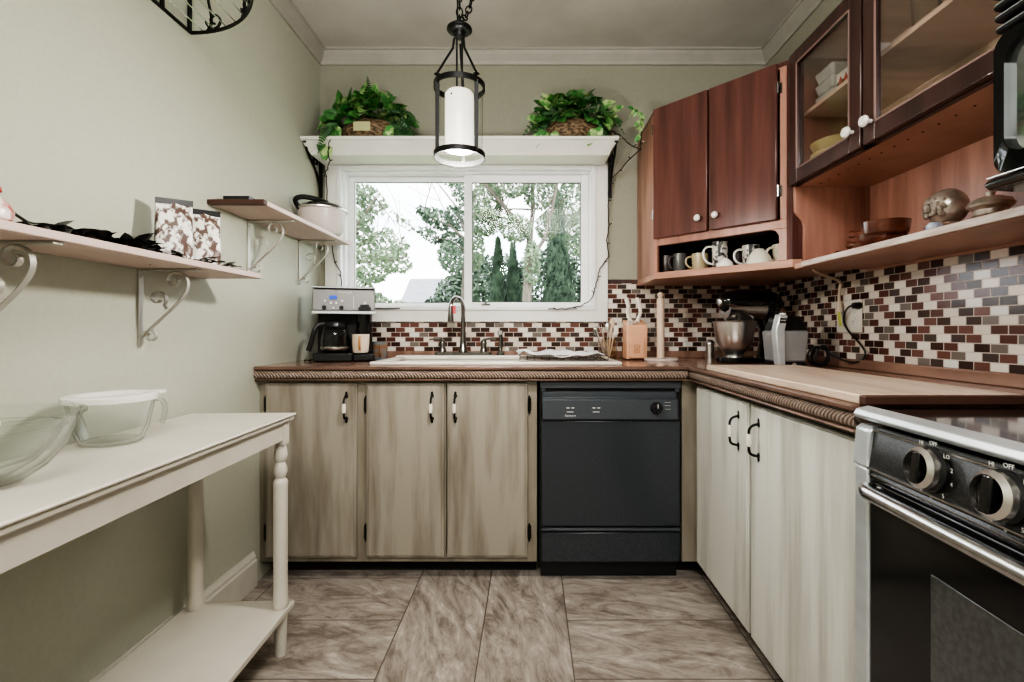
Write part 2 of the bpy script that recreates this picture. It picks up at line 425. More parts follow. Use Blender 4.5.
# mosaic backsplash, lipped by a wood strip
b1 = MB().box(XL, .423, YB-.008, YB, .94, 1.105).box(.423, XR-.008, YB-.008, YB, .94, 1.315)
struct(b1.build('trim_4', TILEX, smooth=False))
struct(MB().box(XR-.008, XR, .1, YB-.008, .90, 1.305).build('trim_5', TILEY, smooth=False))
t = MB().box(.423, .59, YB-.014, YB, 1.315, 1.335)
struct(t.build('trim_6', MAHOD, bev=.002))
struct(MB().box(XR-.014, XR, .1, 1.86, 1.282, 1.30).build('trim_7', CHERRY, bev=.002))

# window: casing, frame, sashes
c = MB(); y0, y1 = YB-.022, YB
c.box(-1.115, WX0, y0, y1, 1.105, 2.0); c.box(WX1, .423, y0, y1, 1.105, 2.0)
c.box(WX0, WX1, y0, y1, 1.105, WZ0); c.box(WX0, WX1, y0, y1, WZ1, 2.0)
c.box(-1.115, .423, YB-.030, YB-.022, 1.105, 1.112)
struct(c.build('trim_8', TRIM, bev=.0015))
fr = MB()
def frame(m, x0, x1, z0, z1, w, ya, yb, wb=None):
    wb = wb or w
    m.box(x0, x0+w, ya, yb, z0, z1); m.box(x1-w, x1, ya, yb, z0, z1)
    m.box(x0+w, x1-w, ya, yb, z0, z0+wb); m.box(x0+w, x1-w, ya, yb, z1-w, z1)
frame(fr, WX0-.012, WX1+.012, WZ0-.010, WZ1+.012, .022, YB-.034, YB+.005)
frame(fr, WX0, WX1, WZ0, WZ1, .020, YB+.005, YB+.10, .010)
win = fr.build('window_1', VINYL, bev=.002); win['kind'] = 'structure'
# left sash sits further out, right sash slides in front
a = MB(); frame(a, -1.015, -.330, 1.188, 1.920, .032, YB+.06, YB+.085, .024)
a.build('sash', VINYL, win, bev=.003)
a = MB(); frame(a, -.365, .325, 1.188, 1.920, .043, YB+.030, YB+.056, .026)
a.build('sash', VINYL, win, bev=.003)
MB().box(-.983, -.362, YB+.070, YB+.074, 1.212, 1.888).build('pane', GLASSW, win)
MB().box(-.322, .300, YB+.041, YB+.045, 1.212, 1.880).build('pane', GLASSW, win)
a = MB(); frame(a, -.322, .282, 1.213, 1.877, .004, YB+.033, YB+.040); a.build('gasket', BLKPL, win)
a = MB(); frame(a, -.984, -.361, 1.211, 1.889, .003, YB+.062, YB+.068)
a.build('gasket', BLKPL, win)
a = MB().box(-.27, -.22, YB+.018, YB+.030, 1.196, 1.205).box(-.252,-.238,YB+.010,YB+.026,1.203,1.214)
a.build('latch', DKCHR, win, bev=.002)

# ledge over the window
led = thing('plant_ledge', 'white painted display ledge with crown-shaped front running above the window', 'shelf', (-.355, 2.56, 1.955))
MB().box(XL+.001, .445, 2.440, YB-.001, 2.012, 2.030).build('board', TRIM, led, bev=.003)
m = MB()
def ring(y, xr, z): return [(XL+.002 if False else -1.148, y, z), (xr, y, z), (xr, YB-.024, z), (-1.148, YB-.024, z)]
levels = [(2.500, .405, 1.955), (2.495, .408, 1.965), (2.478, .420, 1.985), (2.458, .436, 2.004), (2.450, .440, 2.012)]
vs = []; fs = []
for L in levels:
    r4 = ring(*L); 
    t_ = (L[2] - 1.955) / .057
    r4[0] = (-1.118 - .030 * t_, L[0], L[2]); r4[3] = (-1.118 - .030*t_, YB-.024, L[2]); vs += r4
for i in range(len(levels) - 1):
    for k in range(4): fs.append((i*4+k, i*4+(k+1)%4, i*4+4+(k+1)%4, i*4+4+k))
fs += [(3,2,1,0), tuple(4*(len(levels)-1)+k for k in range(4))]
m.add(vs, fs); m.build('crown_front', TRIM, led, ang=50)

def iron_bracket(x, label):
    r = thing('iron_bracket', label, 'bracket', (x, YB-.03, 1.79), 'black iron brackets under the window ledge')
    MB().box(x-.009, x+.009, YB-.034, YB-.026, 1.775, 1.955).box(x-.009, x+.009, 2.452, YB-.026, 2.003, 2.011).box(x-.009,x+.009,YB-.034,YB-.026,1.955,2.003).build('arm', BLACKM, r, bev=.001)
    m = MB()
    m.strap(bez((x, 2.47, 2.0), (x, 2.50, 1.93), (x, 2.62, 1.93), (x, YB-.036, 1.80)), .012, .004, (1,0,0))
    m.strap(spiral((x, 2.585, 1.955), .035, .006, PI*.2, 1.4, (0,1,0), (0,0,1)), .010, .004, (1,0,0))
    m.build('scroll', BLACKM, r)
iron_bracket(-1.133, 'black scrolled iron bracket under the left end of the window ledge')
iron_bracket(.433, 'black scrolled iron bracket under the right end of the window ledge')

# ------------------------------------------------------------------ base cabinets
YF = 2.06     # door faces of back run
def pull(parent, x, z, y, dirn=(0,-1,0), wd=(1,0,0)):
    """black bail pull with a ceramic grip"""
    d = Vector(dirn); c = Vector((x, y, z)); W = Vector(wd)
    m = MB()
    pts = bez(c+Vector((0,0,.048))+d*.003, c+Vector((0,0,.046))+d*.030, c+Vector((0,0,.030))+d*.030, c+Vector((0,0,.022))+d*.031, 8)
    pts += [c + Vector((0,0,-.022)) + d*.031] + bez(c+Vector((0,0,-.030))+d*.030, c+Vector((0,0,-.046))+d*.030, c+Vector((0,0,-.048))+d*.012, c+Vector((0,0,-.048))+d*.003, 8)
    m.tube(pts, .0042, 8)
    for s_ in (1, -1):
        for zz, r_ in ((.048, .008), (.060, .0055)):
            m.ball(c + Vector((0,0,s_*zz)) + d*.002, r_, 1 if abs(W.x) else .35, 1 if abs(W.y) else .35, 1.2, 10)
    h = m.build('handle', BLACKM, parent)
    MB().lathe([(0,-.020),(.0065,-.019),(.0085,-.008),(.0088,0),(.0085,.008),(.0065,.019),(0,.020)], c + d*.031, 14).build('grip', PORC, h)
    return h
def hinge(parent, x, z, y, dirn=(0,-1,0)):
    d = Vector(dirn); c = Vector((x,y,z))
    m = MB().tube([c+Vector((0,0,-.030))+d*.004, c+Vector((0,0,.030))+d*.004], .0045, 8)
    m.ball(c+Vector((0,0,.034))+d*.004, .0045, seg=8); m.ball(c+Vector((0,0,-.034))+d*.004, .0045, seg=8)
    pr = [c+Vector((0,0,-.028)), c+Vector((0,0,.028))]
    m.strap([p_ + d*.001 for p_ in pr], .016, .002, (1,0,0) if abs(d.y) else (0,1,0))
    return m.build('hinge', BLACKM, parent)

cab = thing('base_cabinet', 'three door whitewashed sink base cabinet with black and ivory pulls, under the window', 'cabinet', (-.56, 2.36, 0))
XC1 = .030
m = MB()
m.box(XL+.001, XL+.019, 2.10, YB-.002, .075, .868); m.box(XC1-.018, XC1, 2.10, YB-.002, .075, .868); m.box(XL+.019, XC1-.018, 2.10, YB-.002, .075, .093); m.box(XL+.019, XC1-.018, YB-.012, YB-.002, .093, .868)
m.build('carcass', FRAMEW, cab)
# face frame
m = MB()
for x0, x1 in ((XL+.001, -1.105), (-.738, -.690), (-.366, -.356), (-.016, XC1)):
    m.box(x0, x1, 2.078, 2.10, .075, .868)
m.box(XL+.001, XC1, 2.0785, 2.10, .828, .868); m.box(XL+.001, XC1, 2.0785, 2.10, .075, .110)
m.build('face_frame', FRAMEW, cab, bev=.0015)
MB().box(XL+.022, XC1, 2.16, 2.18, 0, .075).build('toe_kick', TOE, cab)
def raised_door(parent, x0, x1, z0, z1, mt, y=YF):
    m = MB()
    m.box(x0, x1, y+.004, y+.018, z0, z1)
    m.box(x0+.010, x1-.010, y-.002, y+.004, z0+.010, z1-.010)
    return m.build('door', mt, parent, bev=.004)
for x0, x1, hx, hg, dz in ((-1.118, -.732, -.772, -1.118, .012), (-.692, -.362, -.412, -.694, 0), (-.350, -.010, -.314, -.003, 0)):
    d = raised_door(cab, x0, x1, .098, .838, WASH)
    pull(d, hx, .735, YF-.002)
    for z in (.745, .205): hinge(d, hg, z, YF+.010)

dwx0, dwx1 = .036, .640
dw = thing('dishwasher', 'charcoal dishwasher with a round dial, built in between the cabinets', 'dishwasher', (.338, 2.36, 0))
MB().box(dwx0+.004, dwx1-.004, 2.075, YB-.01, .085, .862).build('body', BLKPL, dw)
MB().box(dwx0+.012, dwx1-.012, 2.045, 2.075, .238, .680).build('door', SLATE, dw, bev=.004)
m = MB().prism([(2.075,.682),(2.038,.682),(2.030,.690),(2.036,.770),(2.060,.775),(2.060,.800),(2.075,.800)], dwx0+.016, dwx1-.024, 'x')
cp = m.build('control_panel', SLATE2, dw, bev=.002)
m = MB().box(dwx0+.006, dwx1-.006, 2.055, 2.075, .815, .845).box(dwx0+.012, dwx0+.03, 2.058, 2.075, .80, .82).box(dwx1-.03, dwx1-.012, 2.058, 2.075, .80, .82)
m.build('top_trim', SLATE2, dw, bev=.002)
k = MB().lathe([(0,.018),(.020,.018),(.024,.010),(.026,0)], (0,0,0), 24, M=Matrix.Rotation(PI/2, 4, 'X')).box(-.004,.004,-.026,-.016,-.022,.022)
for i_ in range(len(k.v)): k.v[i_] = k.v[i_] + Vector((.526, 2.034, .735))
kk = k.build('knob', BLKPL, dw, bev=.001)
MB().box(.5245, .5275, 2.006, 2.009, .738, .754).build('pointer', WHTXT, kk)
text('Kenmore', .012, 'lettering', WHTXT, cp, (.168, 2.031, .704), FRONT)
for x in (.158, .178, .266, .286): MB().box(x-.006, x+.006, 2.0325, 2.0345, .734, .738).build('button_mark', WHTXT, cp)
for x in (.167, .275): MB().box(x-.014, x+.014, 2.032, 2.034, .718, .721).build('button_mark', WHTXT, cp)
for z in (.715, .730, .745, .758): MB().box(.560, .585, 2.0325, 2.035, z, z+.0012).build('dial_mark', WHTXT, cp)
MB().box(dwx0+.012, dwx1-.012, 2.048, 2.075, .088, .212).build('kick_panel', SLATE, dw, bev=.004)
MB().box(dwx0+.01, dwx1-.01, 2.105, 2.12, .004, .09).build('toe_panel', BLKPL, dw)
for x_ in (dwx0+.06, dwx1-.06):
    for y_ in (2.14, 2.60): MB().cyl((x_, y_, 0), (x_, y_, .09), .018, seg=12).build('foot', BLKPL, dw)
MB().box(dwx0+.012, dwx1-.012, 2.040, 2.060, .219, .231).build('lower_strip', SLATE2, dw, bev=.003)

XF = .70      # door faces of right run
cab2 = thing('base_cabinet', 'two door whitewashed corner base cabinet beside the stove on the right', 'cabinet', (1.0, 1.55, 0))
m = MB().box(.735, XR-.002, 1.002, YB-.002, .075, .868).box(.650, .735, 2.10, YB-.002, .075, .868)
m.build('carcass', FRAMEW, cab2)
m = MB().box(.645, .716, 2.078, 2.10, .075, .868).box(.716, .735, 1.002, 2.10, .828, .868).box(.716, .735, 1.002, 2.10, .075, .105)
m.box(.716,.735,2.05,2.10,.105,.828).box(.716,.735,1.53,1.565,.105,.828).box(.716,.735,1.002,1.05,.105,.828)
m.build('face_frame', FRAMEW, cab2, bev=.0015)
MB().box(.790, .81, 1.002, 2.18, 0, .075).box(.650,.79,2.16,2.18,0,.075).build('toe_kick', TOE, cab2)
def side_door(y0, y1, hy, hg):
    m = MB().box(XF, .715, y0, y1, .088, .826).box(XF-.004, XF, y0+.006, y1-.006, .094, .820)
    d = m.build('door', WASH2, cab2, bev=.004)
    pull(d, XF-.004, .725, hy, (-1,0,0), (0,1,0))
    for z in (.745, .205): hinge(d, XF+.01, z, hg, (-1,0,0))
side_door(1.567, 2.050, 1.630, 2.056)
side_door(1.008, 1.547, 1.487, 1.004)

# ------------------------------------------------------------------ countertop
ZT = .908
ct = thing('countertop', 'dark glossy plank countertop with rope-carved edge running round the corner', 'countertop', (0, 2.35, .868))
SX0, SX1, SY0, SY1 = -.675, .010, 2.135, 2.60
DX1 = .400      # the sink's drainboard runs on to here      # sink cut-out
m = MB()
m.box(XL+.001, SX0, 2.045, YB-.010, .868, ZT); m.box(SX1, .675, 2.045, YB-.010, .868, ZT)
m.box(SX0, SX1, 2.045, SY0, .868, ZT); m.box(SX0, SX1, SY1, YB-.010, .868, ZT)
m.build('back_slab', COUNTER, ct)
MB().box(.675, XR-.010, 1.0, YB-.010, .868, ZT).build('side_slab', COUNTR, ct)
lip = MB().box(XL+.001, XR-.030, YB-.028, YB-.009, ZT, .946).box(XR-.030, XR-.009, .98, YB-.009, ZT, .946)
lip.build('upstand', COUNTR, ct, bev=.004)
# edge: plain bead on top, rope, small bead under
bk = MB().box(XL+.001, .655, 2.030, 2.045, .893, ZT).box(XL+.001,.662,2.036,2.045,.847,.855)
bk.box(.655, .675, 1.0, 2.045, .893, ZT).box(.662,.675,1.0,2.045,.847,.855)
bk.build('edge_bead', MOULD, ct, bev=.004)
def halfround(axis, a0, a1, c_, z0, z1, depth):
    pr = []
    n = 8
    for i in range(n + 1):
        an = -PI/2 + PI * i / n
        pr.append((c_ - math.cos(an) * depth, (z0+z1)/2 + math.sin(an)*(z1-z0)/2))
    return pr
m = MB().prism(halfround('x', 0, 0, 2.045, .856, .892, .012), XL+.001, .655, 'x')
m.prism(halfround('y', 0, 0, .675, .856, .892, .013), 1.0, 2.045, 'y')
m.build('rope_edge', ROPE, ct, ang=60)

bd = thing('cutting_board', 'large pale wooden cutting board covering the counter beside the stove', 'cutting board', (.85, 1.42, ZT))
MB().box(.672, 1.01, 1.0, 1.86, ZT, .928).build('board', BAMBOO, bd, bev=.003)
MB().box(.672, 1.01, .984, 1.0, ZT, .9275).build('end_strip', DARKW, bd, bev=.003)

# ------------------------------------------------------------------ sink and tap
sk = thing('kitchen_sink', 'cream enamel drop-in sink below the window', 'sink', (-.145, 2.37, .74))
m = MB()
ZR = ZT + .014
ox0, ox1, oy0, oy1 = SX0-.02, DX1, SY0-.02, SY1+.015
m.box(ox0, ox1, oy0, SY0+.03, ZT, ZR); m.box(ox0, ox1, SY1-.075, oy1, ZT, ZR+.006)
m.box(ox0, SX0+.03, SY0+.03, SY1-.075, ZT, ZR); m.box(SX1-.03, ox1, SY0+.03, SY1-.075, ZT, ZR)
m.build('rim', SINKM, sk, bev=.005)
m = MB()
for x0, x1 in ((SX0+.005, SX1-.005),):
    y0, y1, zb = SY0+.005, SY1-.05, .72
    m.box(x0, x1, y0, y1, zb-.01, zb)
    m.box(x0, x0+.012, y0, y1, zb, ZT); m.box(x1-.012, x1, y0, y1, zb, ZT); m.box(x0+.012, x1-.012, y0, y0+.012, zb, ZT); m.box(x0+.012, x1-.012, y1-.012, y1, zb, ZT)
m.build('basin', SINKM, sk)

fx, fy, fz = -.352, 2.575, ZR+.006
fa = thing('kitchen_faucet', 'gooseneck brushed nickel kitchen faucet with two lever handles', 'faucet', (fx, fy, fz))
MB().prism([(fx-.13+.02*math.cos(a) if math.cos(a) < 0 else fx+.13+.02*math.cos(a), fy+.024*math.sin(a)) for a in [2*PI*i/24+.001 for i in range(24)]], fz, fz+.016).build('base_plate', DKCHR, fa, bev=.003)
m = MB().lathe([(.026,.014),(.024,.03),(.018,.045),(.016,.07),(.013,.11),(.012,.15),(.0115,.20)], (fx, fy, fz), 20)
top = Vector((fx, fy, fz+.20))
pts = [top] + [Vector((fx-.026+.026*math.cos(a), fy-.042*(1-math.cos(a)), fz+.245+.055*math.sin(a))) for a in [PI*i/14 for i in range(15)]]
m.tube(pts, .0105, 12)
e = pts[-1]
m.build('spout', DKCHR, fa)
m = MB().lathe([(0,0),(.015,.002),(.016,.02),(.013,.05),(.0115,.075)], (e.x, e.y, e.z-.072), 16)
m.build('spray_head', DKCHR, fa)
MB().box(e.x+.010, e.x+.026, e.y-.002, e.y, e.z-.03, e.z+.010).build('red_tag', TAGRED, fa)
for s_ in (-1, 1):
    m = MB().lathe([(.020,.014),(.018,.03),(.013,.045),(.017,.062),(.012,.078),(0,.088)], (fx+s_*.108, fy, fz), 16)
    m.tube([(fx+s_*.108, fy, fz+.080), (fx+s_*.135, fy-.012, fz+.086), (fx+s_*.175, fy-.02, fz+.082)], [.007,.006,.005], 8)
    m.build('lever_handle', DKCHR, fa)
sx = -.155
sp = thing('side_sprayer', 'small upright nickel side sprayer right of the gooseneck faucet', 'sprayer', (sx, 2.575, fz))
MB().lathe([(.020,0),(.019,.012),(.012,.02),(.010,.035)], (sx,2.575,fz), 16).build('base', DKCHR, sp)
m = MB().lathe([(.010,.035),(.012,.05),(.009,.075),(.010,.10)], (sx,2.575,fz), 16).tube([(sx,2.575,fz+.10),(sx,2.565,fz+.115),(sx-.002,2.54,fz+.118)], [.011,.015,.014], 12)
m.build('spray_head', DKCHR, sp)
MB().box(sx+.008,sx+.014,2.56,2.566,fz+.05,fz+.10).build('trigger', BLKPL, sp)

tr = thing('drying_tray', 'low dark wire drying tray over the right sink basin', 'tray', (.165, 2.37, ZR))
m = MB()
tx0, tx1, ty0, ty1 = -.045, .345, 2.16, 2.56
for z in (ZR+.003, ZR+.024):
    m.tube([(tx0,ty0,z),(tx1,ty0,z),(tx1,ty1,z),(tx0,ty1,z),(tx0,ty0,z)], .003, 6)
for i in range(13):
    x = tx0 + (tx1-tx0)*i/12; m.tube([(x,ty0,ZR+.024),(x,ty0,ZR+.003),(x,ty1,ZR+.003),(x,ty1,ZR+.024)], .0016, 5)
m.build('wire_frame', DKCHR, tr)
# towel: a draped sheet with folds
def sheet(x0, x1, y0, y1, fz_, nx=30, ny=20, th=.004):
    vs = []; fs = []
    for j in range(ny+1):
        for i in range(nx+1):
            x = x0+(x1-x0)*i/nx; y = y0+(y1-y0)*j/ny; X_, Y_, Z_ = fz_(x, y, i/nx, j/ny); vs.append((X_, Y_, Z_))
    for j in range(ny):
        for i in range(nx): a = j*(nx+1)+i; fs.append((a, a+1, a+nx+2, a+nx+1))
    return vs, fs
def tz(x, y, u, v):
    z = ZR+.030 + .006*math.sin(9*u+4*v) + .004*math.sin(23*u-7*v)
    if u < .12: z += .014*math.sin(PI*u/.12)
    return (x + .012*math.sin(9*v)*(1 if u < .15 else .2) - (.02*(1-v) if u > .9 else 0), y, z)
vs, fs = sheet(-.055, .350, 2.15, 2.54, tz)
tw = MB().add(vs, fs).build('dish_towel', GARLP, normals=False)
sol = tw.modifiers.new('t', 'SOLIDIFY'); sol.thickness = .004
tag(tw, 'white dish towel spread flat on the wire drying tray', 'towel')

# ------------------------------------------------------------------ back counter objects
# coffee maker
cmx, cmy = -.915, 2.43
cm = thing('coffee_maker', 'stainless and black twin coffee maker with glass carafe on the left counter', 'coffee maker', (cmx, cmy, ZT))
x0, x1 = cmx-.140, cmx+.135; yf = cmy-.115
MB().box(x0, cmx+.035, yf, cmy+.12, ZT+.004, ZT+.042).box(cmx+.038, x1, yf+.005, cmy+.12, ZT+.004, ZT+.035).build('base', BLKPL, cm, bev=.005)
MB().box(x0+.01, x1-.01, cmy+.015, cmy+.12, ZT+.04, ZT+.255).build('back_column', BLKPL, cm, bev=.006)
hd = MB().prism([(yf+.012, ZT+.232),(yf+.002,ZT+.245),(yf+.010,ZT+.345),(cmy+.12,ZT+.352),(cmy+.12,ZT+.232)], x0-.002, x1+.002, 'x').build('head', mat('coffee_maker_steel', (.20,.195,.19), .45, .3, sc=(4,60,4)), cm, bev=.004)
MB().box(x0-.004, x1+.004, yf-.004, yf+.03, ZT+.228, ZT+.242).build('lower_band', PALECH, hd, bev=.003)
MB().box(x0-.004, x1+.004, yf, cmy+.125, ZT+.350, ZT+.358).build('top_rim', PALECH, hd, bev=.003)
MB().cyl((cmx-.055, cmy, ZT+.358), (cmx-.055, cmy, ZT+.364), .02).cyl((cmx+.085, cmy, ZT+.358), (cmx+.085, cmy, ZT+.362), .016).build('lid_button', BLKPL, hd)
fp = yf+.003
MB().box(cmx-.068, cmx-.034, fp-.001, fp+.006, ZT+.298, ZT+.315).build('display', BLUED, hd)
for dx, dz in ((-.088,.290),(-.012,.290),(-.062,.280),(-.038,.280),(-.050,.256),(.092,.281)):
    MB().ball((cmx+dx, fp+.001, ZT+dz), .0055, 1, .4, 1, 10).build('button', WHTXT, hd)
for kx_ in (-.090, -.014): MB().cyl((cmx+kx_, fp+.006, ZT+.258), (cmx+kx_, fp-.008, ZT+.258), .010).build('knob', BLKPL, hd)
m = MB(); m.box(cmx+.062, cmx+.118, fp-.012, fp+.006, ZT+.246, ZT+.262).box(cmx+.070, cmx+.110, fp-.004, fp+.006, ZT+.262, ZT+.274)
m.build('lever', BLKPL, hd, bev=.001)
MB().box(cmx+.0385, cmx+.0405, fp-.001, fp+.004, ZT+.255, ZT+.312).build('divider', PALECH, hd)
text('Cuisinart', .017, 'lettering', WHTXT, hd, (cmx+.002, fp+.0035, ZT+.331), FRONT)
cc = (cmx-.045, cmy-.045, ZT+.043)
m = MB().lathe([(0,0),(.052,0),(.062,.01),(.067,.05),(.060,.10),(.050,.125),(.047,.13)], cc, 28)
car = m.build('carafe', GLASSB, cm)
MB().lathe([(0,.002),(.050,.003),(.060,.012),(.064,.05),(.060,.085),(0,.085)], cc, 28).build('coffee', BLKGL, car)
MB().lathe([(.066,.030),(.069,.030),(.069,.022),(.065,.015),(.0,.012)], cc, 28).build('band', CHROME, car)
MB().lathe([(.050,.122),(.053,.124),(.053,.140),(.045,.152),(0,.158)], cc, 28).build('lid', BLKPL, car)
m = MB().tube(bez((cc[0]-.045,cc[1]-.02,cc[2]+.138),(cc[0]-.10,cc[1]-.03,cc[2]+.150),(cc[0]-.095,cc[1]-.03,cc[2]+.06),(cc[0]-.118,cc[1]-.03,cc[2]+.010)), [.010]*6+[.012]*9, 10)
m.build('handle', BLKPL, car)
MB().cyl((cmx+.087, cmy-.03, ZT+.115), (cmx+.087, cmy-.03, ZT+.232), .038, seg=24).build('single_serve_column', BLKGL, cm)

def mug(name, label, loc, r, h, m_, ang=0, hm=None, group=None, taper=1.0, cat='mug'):
    t = thing(name, label, cat, loc, group)
    L = Vector(loc)
    MB().lathe([(0,0),(r*.85,0),(r*.93*taper,.008),(r,h*.5),(r*1.02,h),(r*.94,h),(r*.90,h*.5),(r*.8,.012),(0,.012)], L, 24).build('body', m_, t)
    d = Vector((math.cos(ang), math.sin(ang), 0))
    hp = bez(L+d*r*.93+Vector((0,0,h*.82)), L+d*(r+h*.50)+Vector((0,0,h*.95)), L+d*(r+h*.42)+Vector((0,0,h*.15)), L+d*r*.90+Vector((0,0,h*.18)), 12)
    MB().tube(hp, r*.14, 8).build('handle', hm or m_, t)
    return t
m1 = mug('coffee_mug', 'cream mug with a big brown letter under the coffee maker spout', (cmx+.088, cmy-.042, ZT+.042), .040, .090, MUGC, -PI*.42, ORNG)
b = [c_ for c_ in m1.children if c_.name.startswith('body')][0]
mm = MB()
for r_ in (.024,): mm.strap([Vector((cmx+.078+.020*math.cos(a), cmy-.065-.0425+ .006*abs(math.cos(a)), ZT+.084+.026*math.sin(a))) for a in [2*PI*i/24 for i in range(25)]], .008, .002, (0,1,0))
m2 = mug('coffee_mug', 'blue and brown glazed mug standing right of the coffee maker', (-.782, 2.55, ZT), .038, .092, BLUEMUG, -PI*.4)
m = MB().tube([(x0-.0,cmy,ZT+.01),(x0-.02,cmy-.04,ZT+.006),(x0-.045,cmy-.02,ZT+.006),(x0-.05,cmy+.05,ZT+.006)], .004, 6)
m.build('power_cord', BLKPL, cm)
cm.rotation_euler = (0,0,math.radians(18))

# utensil jar
ux, uy = .402, 2.54
uj = thing('utensil_jar', 'ribbed glass jar beside the knife block holding kitchen utensils', 'jar', (ux, uy, ZT))
m = MB().lathe([(0,0),(.040,0),(.046,.01)] + [(.046+.003*(i%2), .012+.012*i) for i in range(8)] + [(.043,.108),(.040,.108),(.041,.012),(0,.008)], (ux,uy,ZT), 28)
m.build('jar_body', glass_mat('amber_glass', (.93,.88,.82), (.55,.45,.38), .10), uj)
ut = [(-.055,.185,-.30,STEEL,'fork'),(-.02,.165,-.15,STEEL,'whisk'),(.018,.195,.12,MAPLE,'wooden_spoon'),(.030,.165,.2,PORC,'spatula'),(-.045,.16,-.35,DKCHR,'serving_spoon'),(0,.175,.02,STEEL,'ladle')]
labs = {'fork':'steel fork leaning left out of the utensil jar','whisk':'steel whisk standing in the utensil jar','wooden_spoon':'pale wooden spoon standing upright in the utensil jar','spatula':'ivory handled spatula leaning right in the utensil jar','serving_spoon':'dark metal serving spoon leaning far left in the utensil jar','ladle':'steel ladle in the middle of the utensil jar'}
for i_, (dx, ln, lean, mt, nm) in enumerate(ut):
    base = Vector((ux+dx*.3, uy+.01*((i_%3)-1), ZT+.014)); d = Vector((lean, -.05*(i_%2), 1)).normalized()
    m = MB().tube([base, base+d*ln*.75], .0035 if mt is not MAPLE else .006, 8)
    p_ = base + d*ln
    if nm == 'whisk':
        for a in range(4):
            w_ = Vector((math.cos(a*PI/4), math.sin(a*PI/4), 0))*.018
            m.tube(bez(base+d*ln*.72, base+d*ln*.9+w_*1.6, base+d*ln*1.1+w_, base+d*ln*1.12, 8), .0012, 5)
    elif nm == 'spatula': m.box(p_.x-.012, p_.x+.012, p_.y-.003, p_.y+.003, p_.z-.045, p_.z)
    elif nm == 'fork':
        for q in (-.006, -.002, .002, .006): m.tube([base+d*ln*.75, base+d*ln*.82+Vector((q,0,0)), p_+Vector((q,0,0))], .0012, 5)
    else: m.ball(p_-d*.02, .020, .75, .35, 1.25, 12)
    tag(m.build(nm, mt), labs[nm], 'utensil')

# knife block
kx, ky = .530, 2.50
kb = thing('knife_block', 'peach coloured wooden knife block between utensil jar and towel holder', 'knife block', (kx, ky, ZT))
m = MB().prism([(ky-.045,ZT+.006),(ky-.060,ZT+.175),(ky+.055,ZT+.205),(ky+.055,ZT+.006)], kx-.046, kx+.058, 'x')
m.build('block', PEACH, kb, bev=.004)
m = MB().prism([(ky-.060,ZT+.012),(ky-.070,ZT+.115),(ky-.05,ZT+.115),(ky-.045,ZT+.012)], kx-.032, kx+.040, 'x')
fp_ = m.build('front_plate', PEACH, kb, bev=.003)
m = MB(); frame(m, kx-.010, kx+.016, ZT+.040, ZT+.078, .0022, ky-.0685, ky-.062); m.box(kx+.001,kx+.005,ky-.0685,ky-.062,ZT+.050,ZT+.068); m.box(kx-.003,kx+.009,ky-.0685,ky-.062,ZT+.048,ZT+.051)
m.build('emblem', mat('stamped_brown', (.45,.22,.12), .6), fp_)
for x in (kx-.035, kx+.045): MB().cyl((x, ky-.035, ZT), (x, ky-.035, ZT+.008), .008).build('foot', BLKPL, kb)
for i_, (dx, hh, lab) in enumerate(((-.028, .318, 'ivory handled knife on the left of the knife block'), (.026, .318, 'ivory handled knife on the right of the knife block'))):
    kf = thing('kitchen_knife', lab, 'knife', (kx+dx, ky, ZT+.19))
    bx_ = kx+dx
    s_ = 1 if i_ else -1
    MB().tube([(bx_+.01*s_*-1, ky-.01, ZT+.195),(bx_-.006*s_*-1, ky-.012, ZT+.24),(bx_-.002*s_*-1, ky-.016, ZT+.275),(bx_-.012, ky-.022, ZT+.305),(bx_-.014, ky-.024, ZT+.316)], [.010,.009,.0105,.012,.008], 10).build('handle', PORC, kf)
    MB().box(bx_-.002, bx_+.002, ky-.012, ky+.012, ZT+.10, ZT+.20).build('blade', STEEL, kf)
for i_ in range(3):
    tag(MB().tube([(kx-.038+.014*i_, ky-.045, ZT+.178),(kx-.035+.014*i_, ky-.065, ZT+.200-.004*i_)], .0062, 8).build('steak_knife', PORC),
        'short pale steak knife handle at the top front of the knife block', 'knife', 'steak knives in the knife block')

# paper towel holder
px_, py_ = .650, 2.42
ph = thing('paper_towel_holder', 'bare pale wooden paper towel post on a round base', 'paper towel holder', (px_, py_, ZT))
MB().lathe([(0,0),(.082,0),(.085,.006),(.082,.014),(0,.016)], (px_, py_, ZT), 36).build('base', EDGEW, ph)
MB().lathe([(.019,.014),(.0185,.30),(.017,.304),(.010,.309),(.009,.313),(.013,.318),(.015,.326),(.013,.335),(0,.341)], (px_-.004, py_, ZT), 22).build('post', MAPLE, ph)

# salt shaker
MBs = thing('metal_shaker', 'small brushed metal shaker left of the stand mixer', 'shaker', (.905, 2.46, ZT))
MB().lathe([(0,0),(.022,0),(.024,.01),(.020,.06),(.021,.085),(0,.085)], (.905,2.46,ZT), 20).build('body', STEEL, MBs)
MB().lathe([(.021,.085),(.020,.093),(.012,.102),(0,.104)], (.905,2.46,ZT), 20).build('cap', CHROME, MBs)

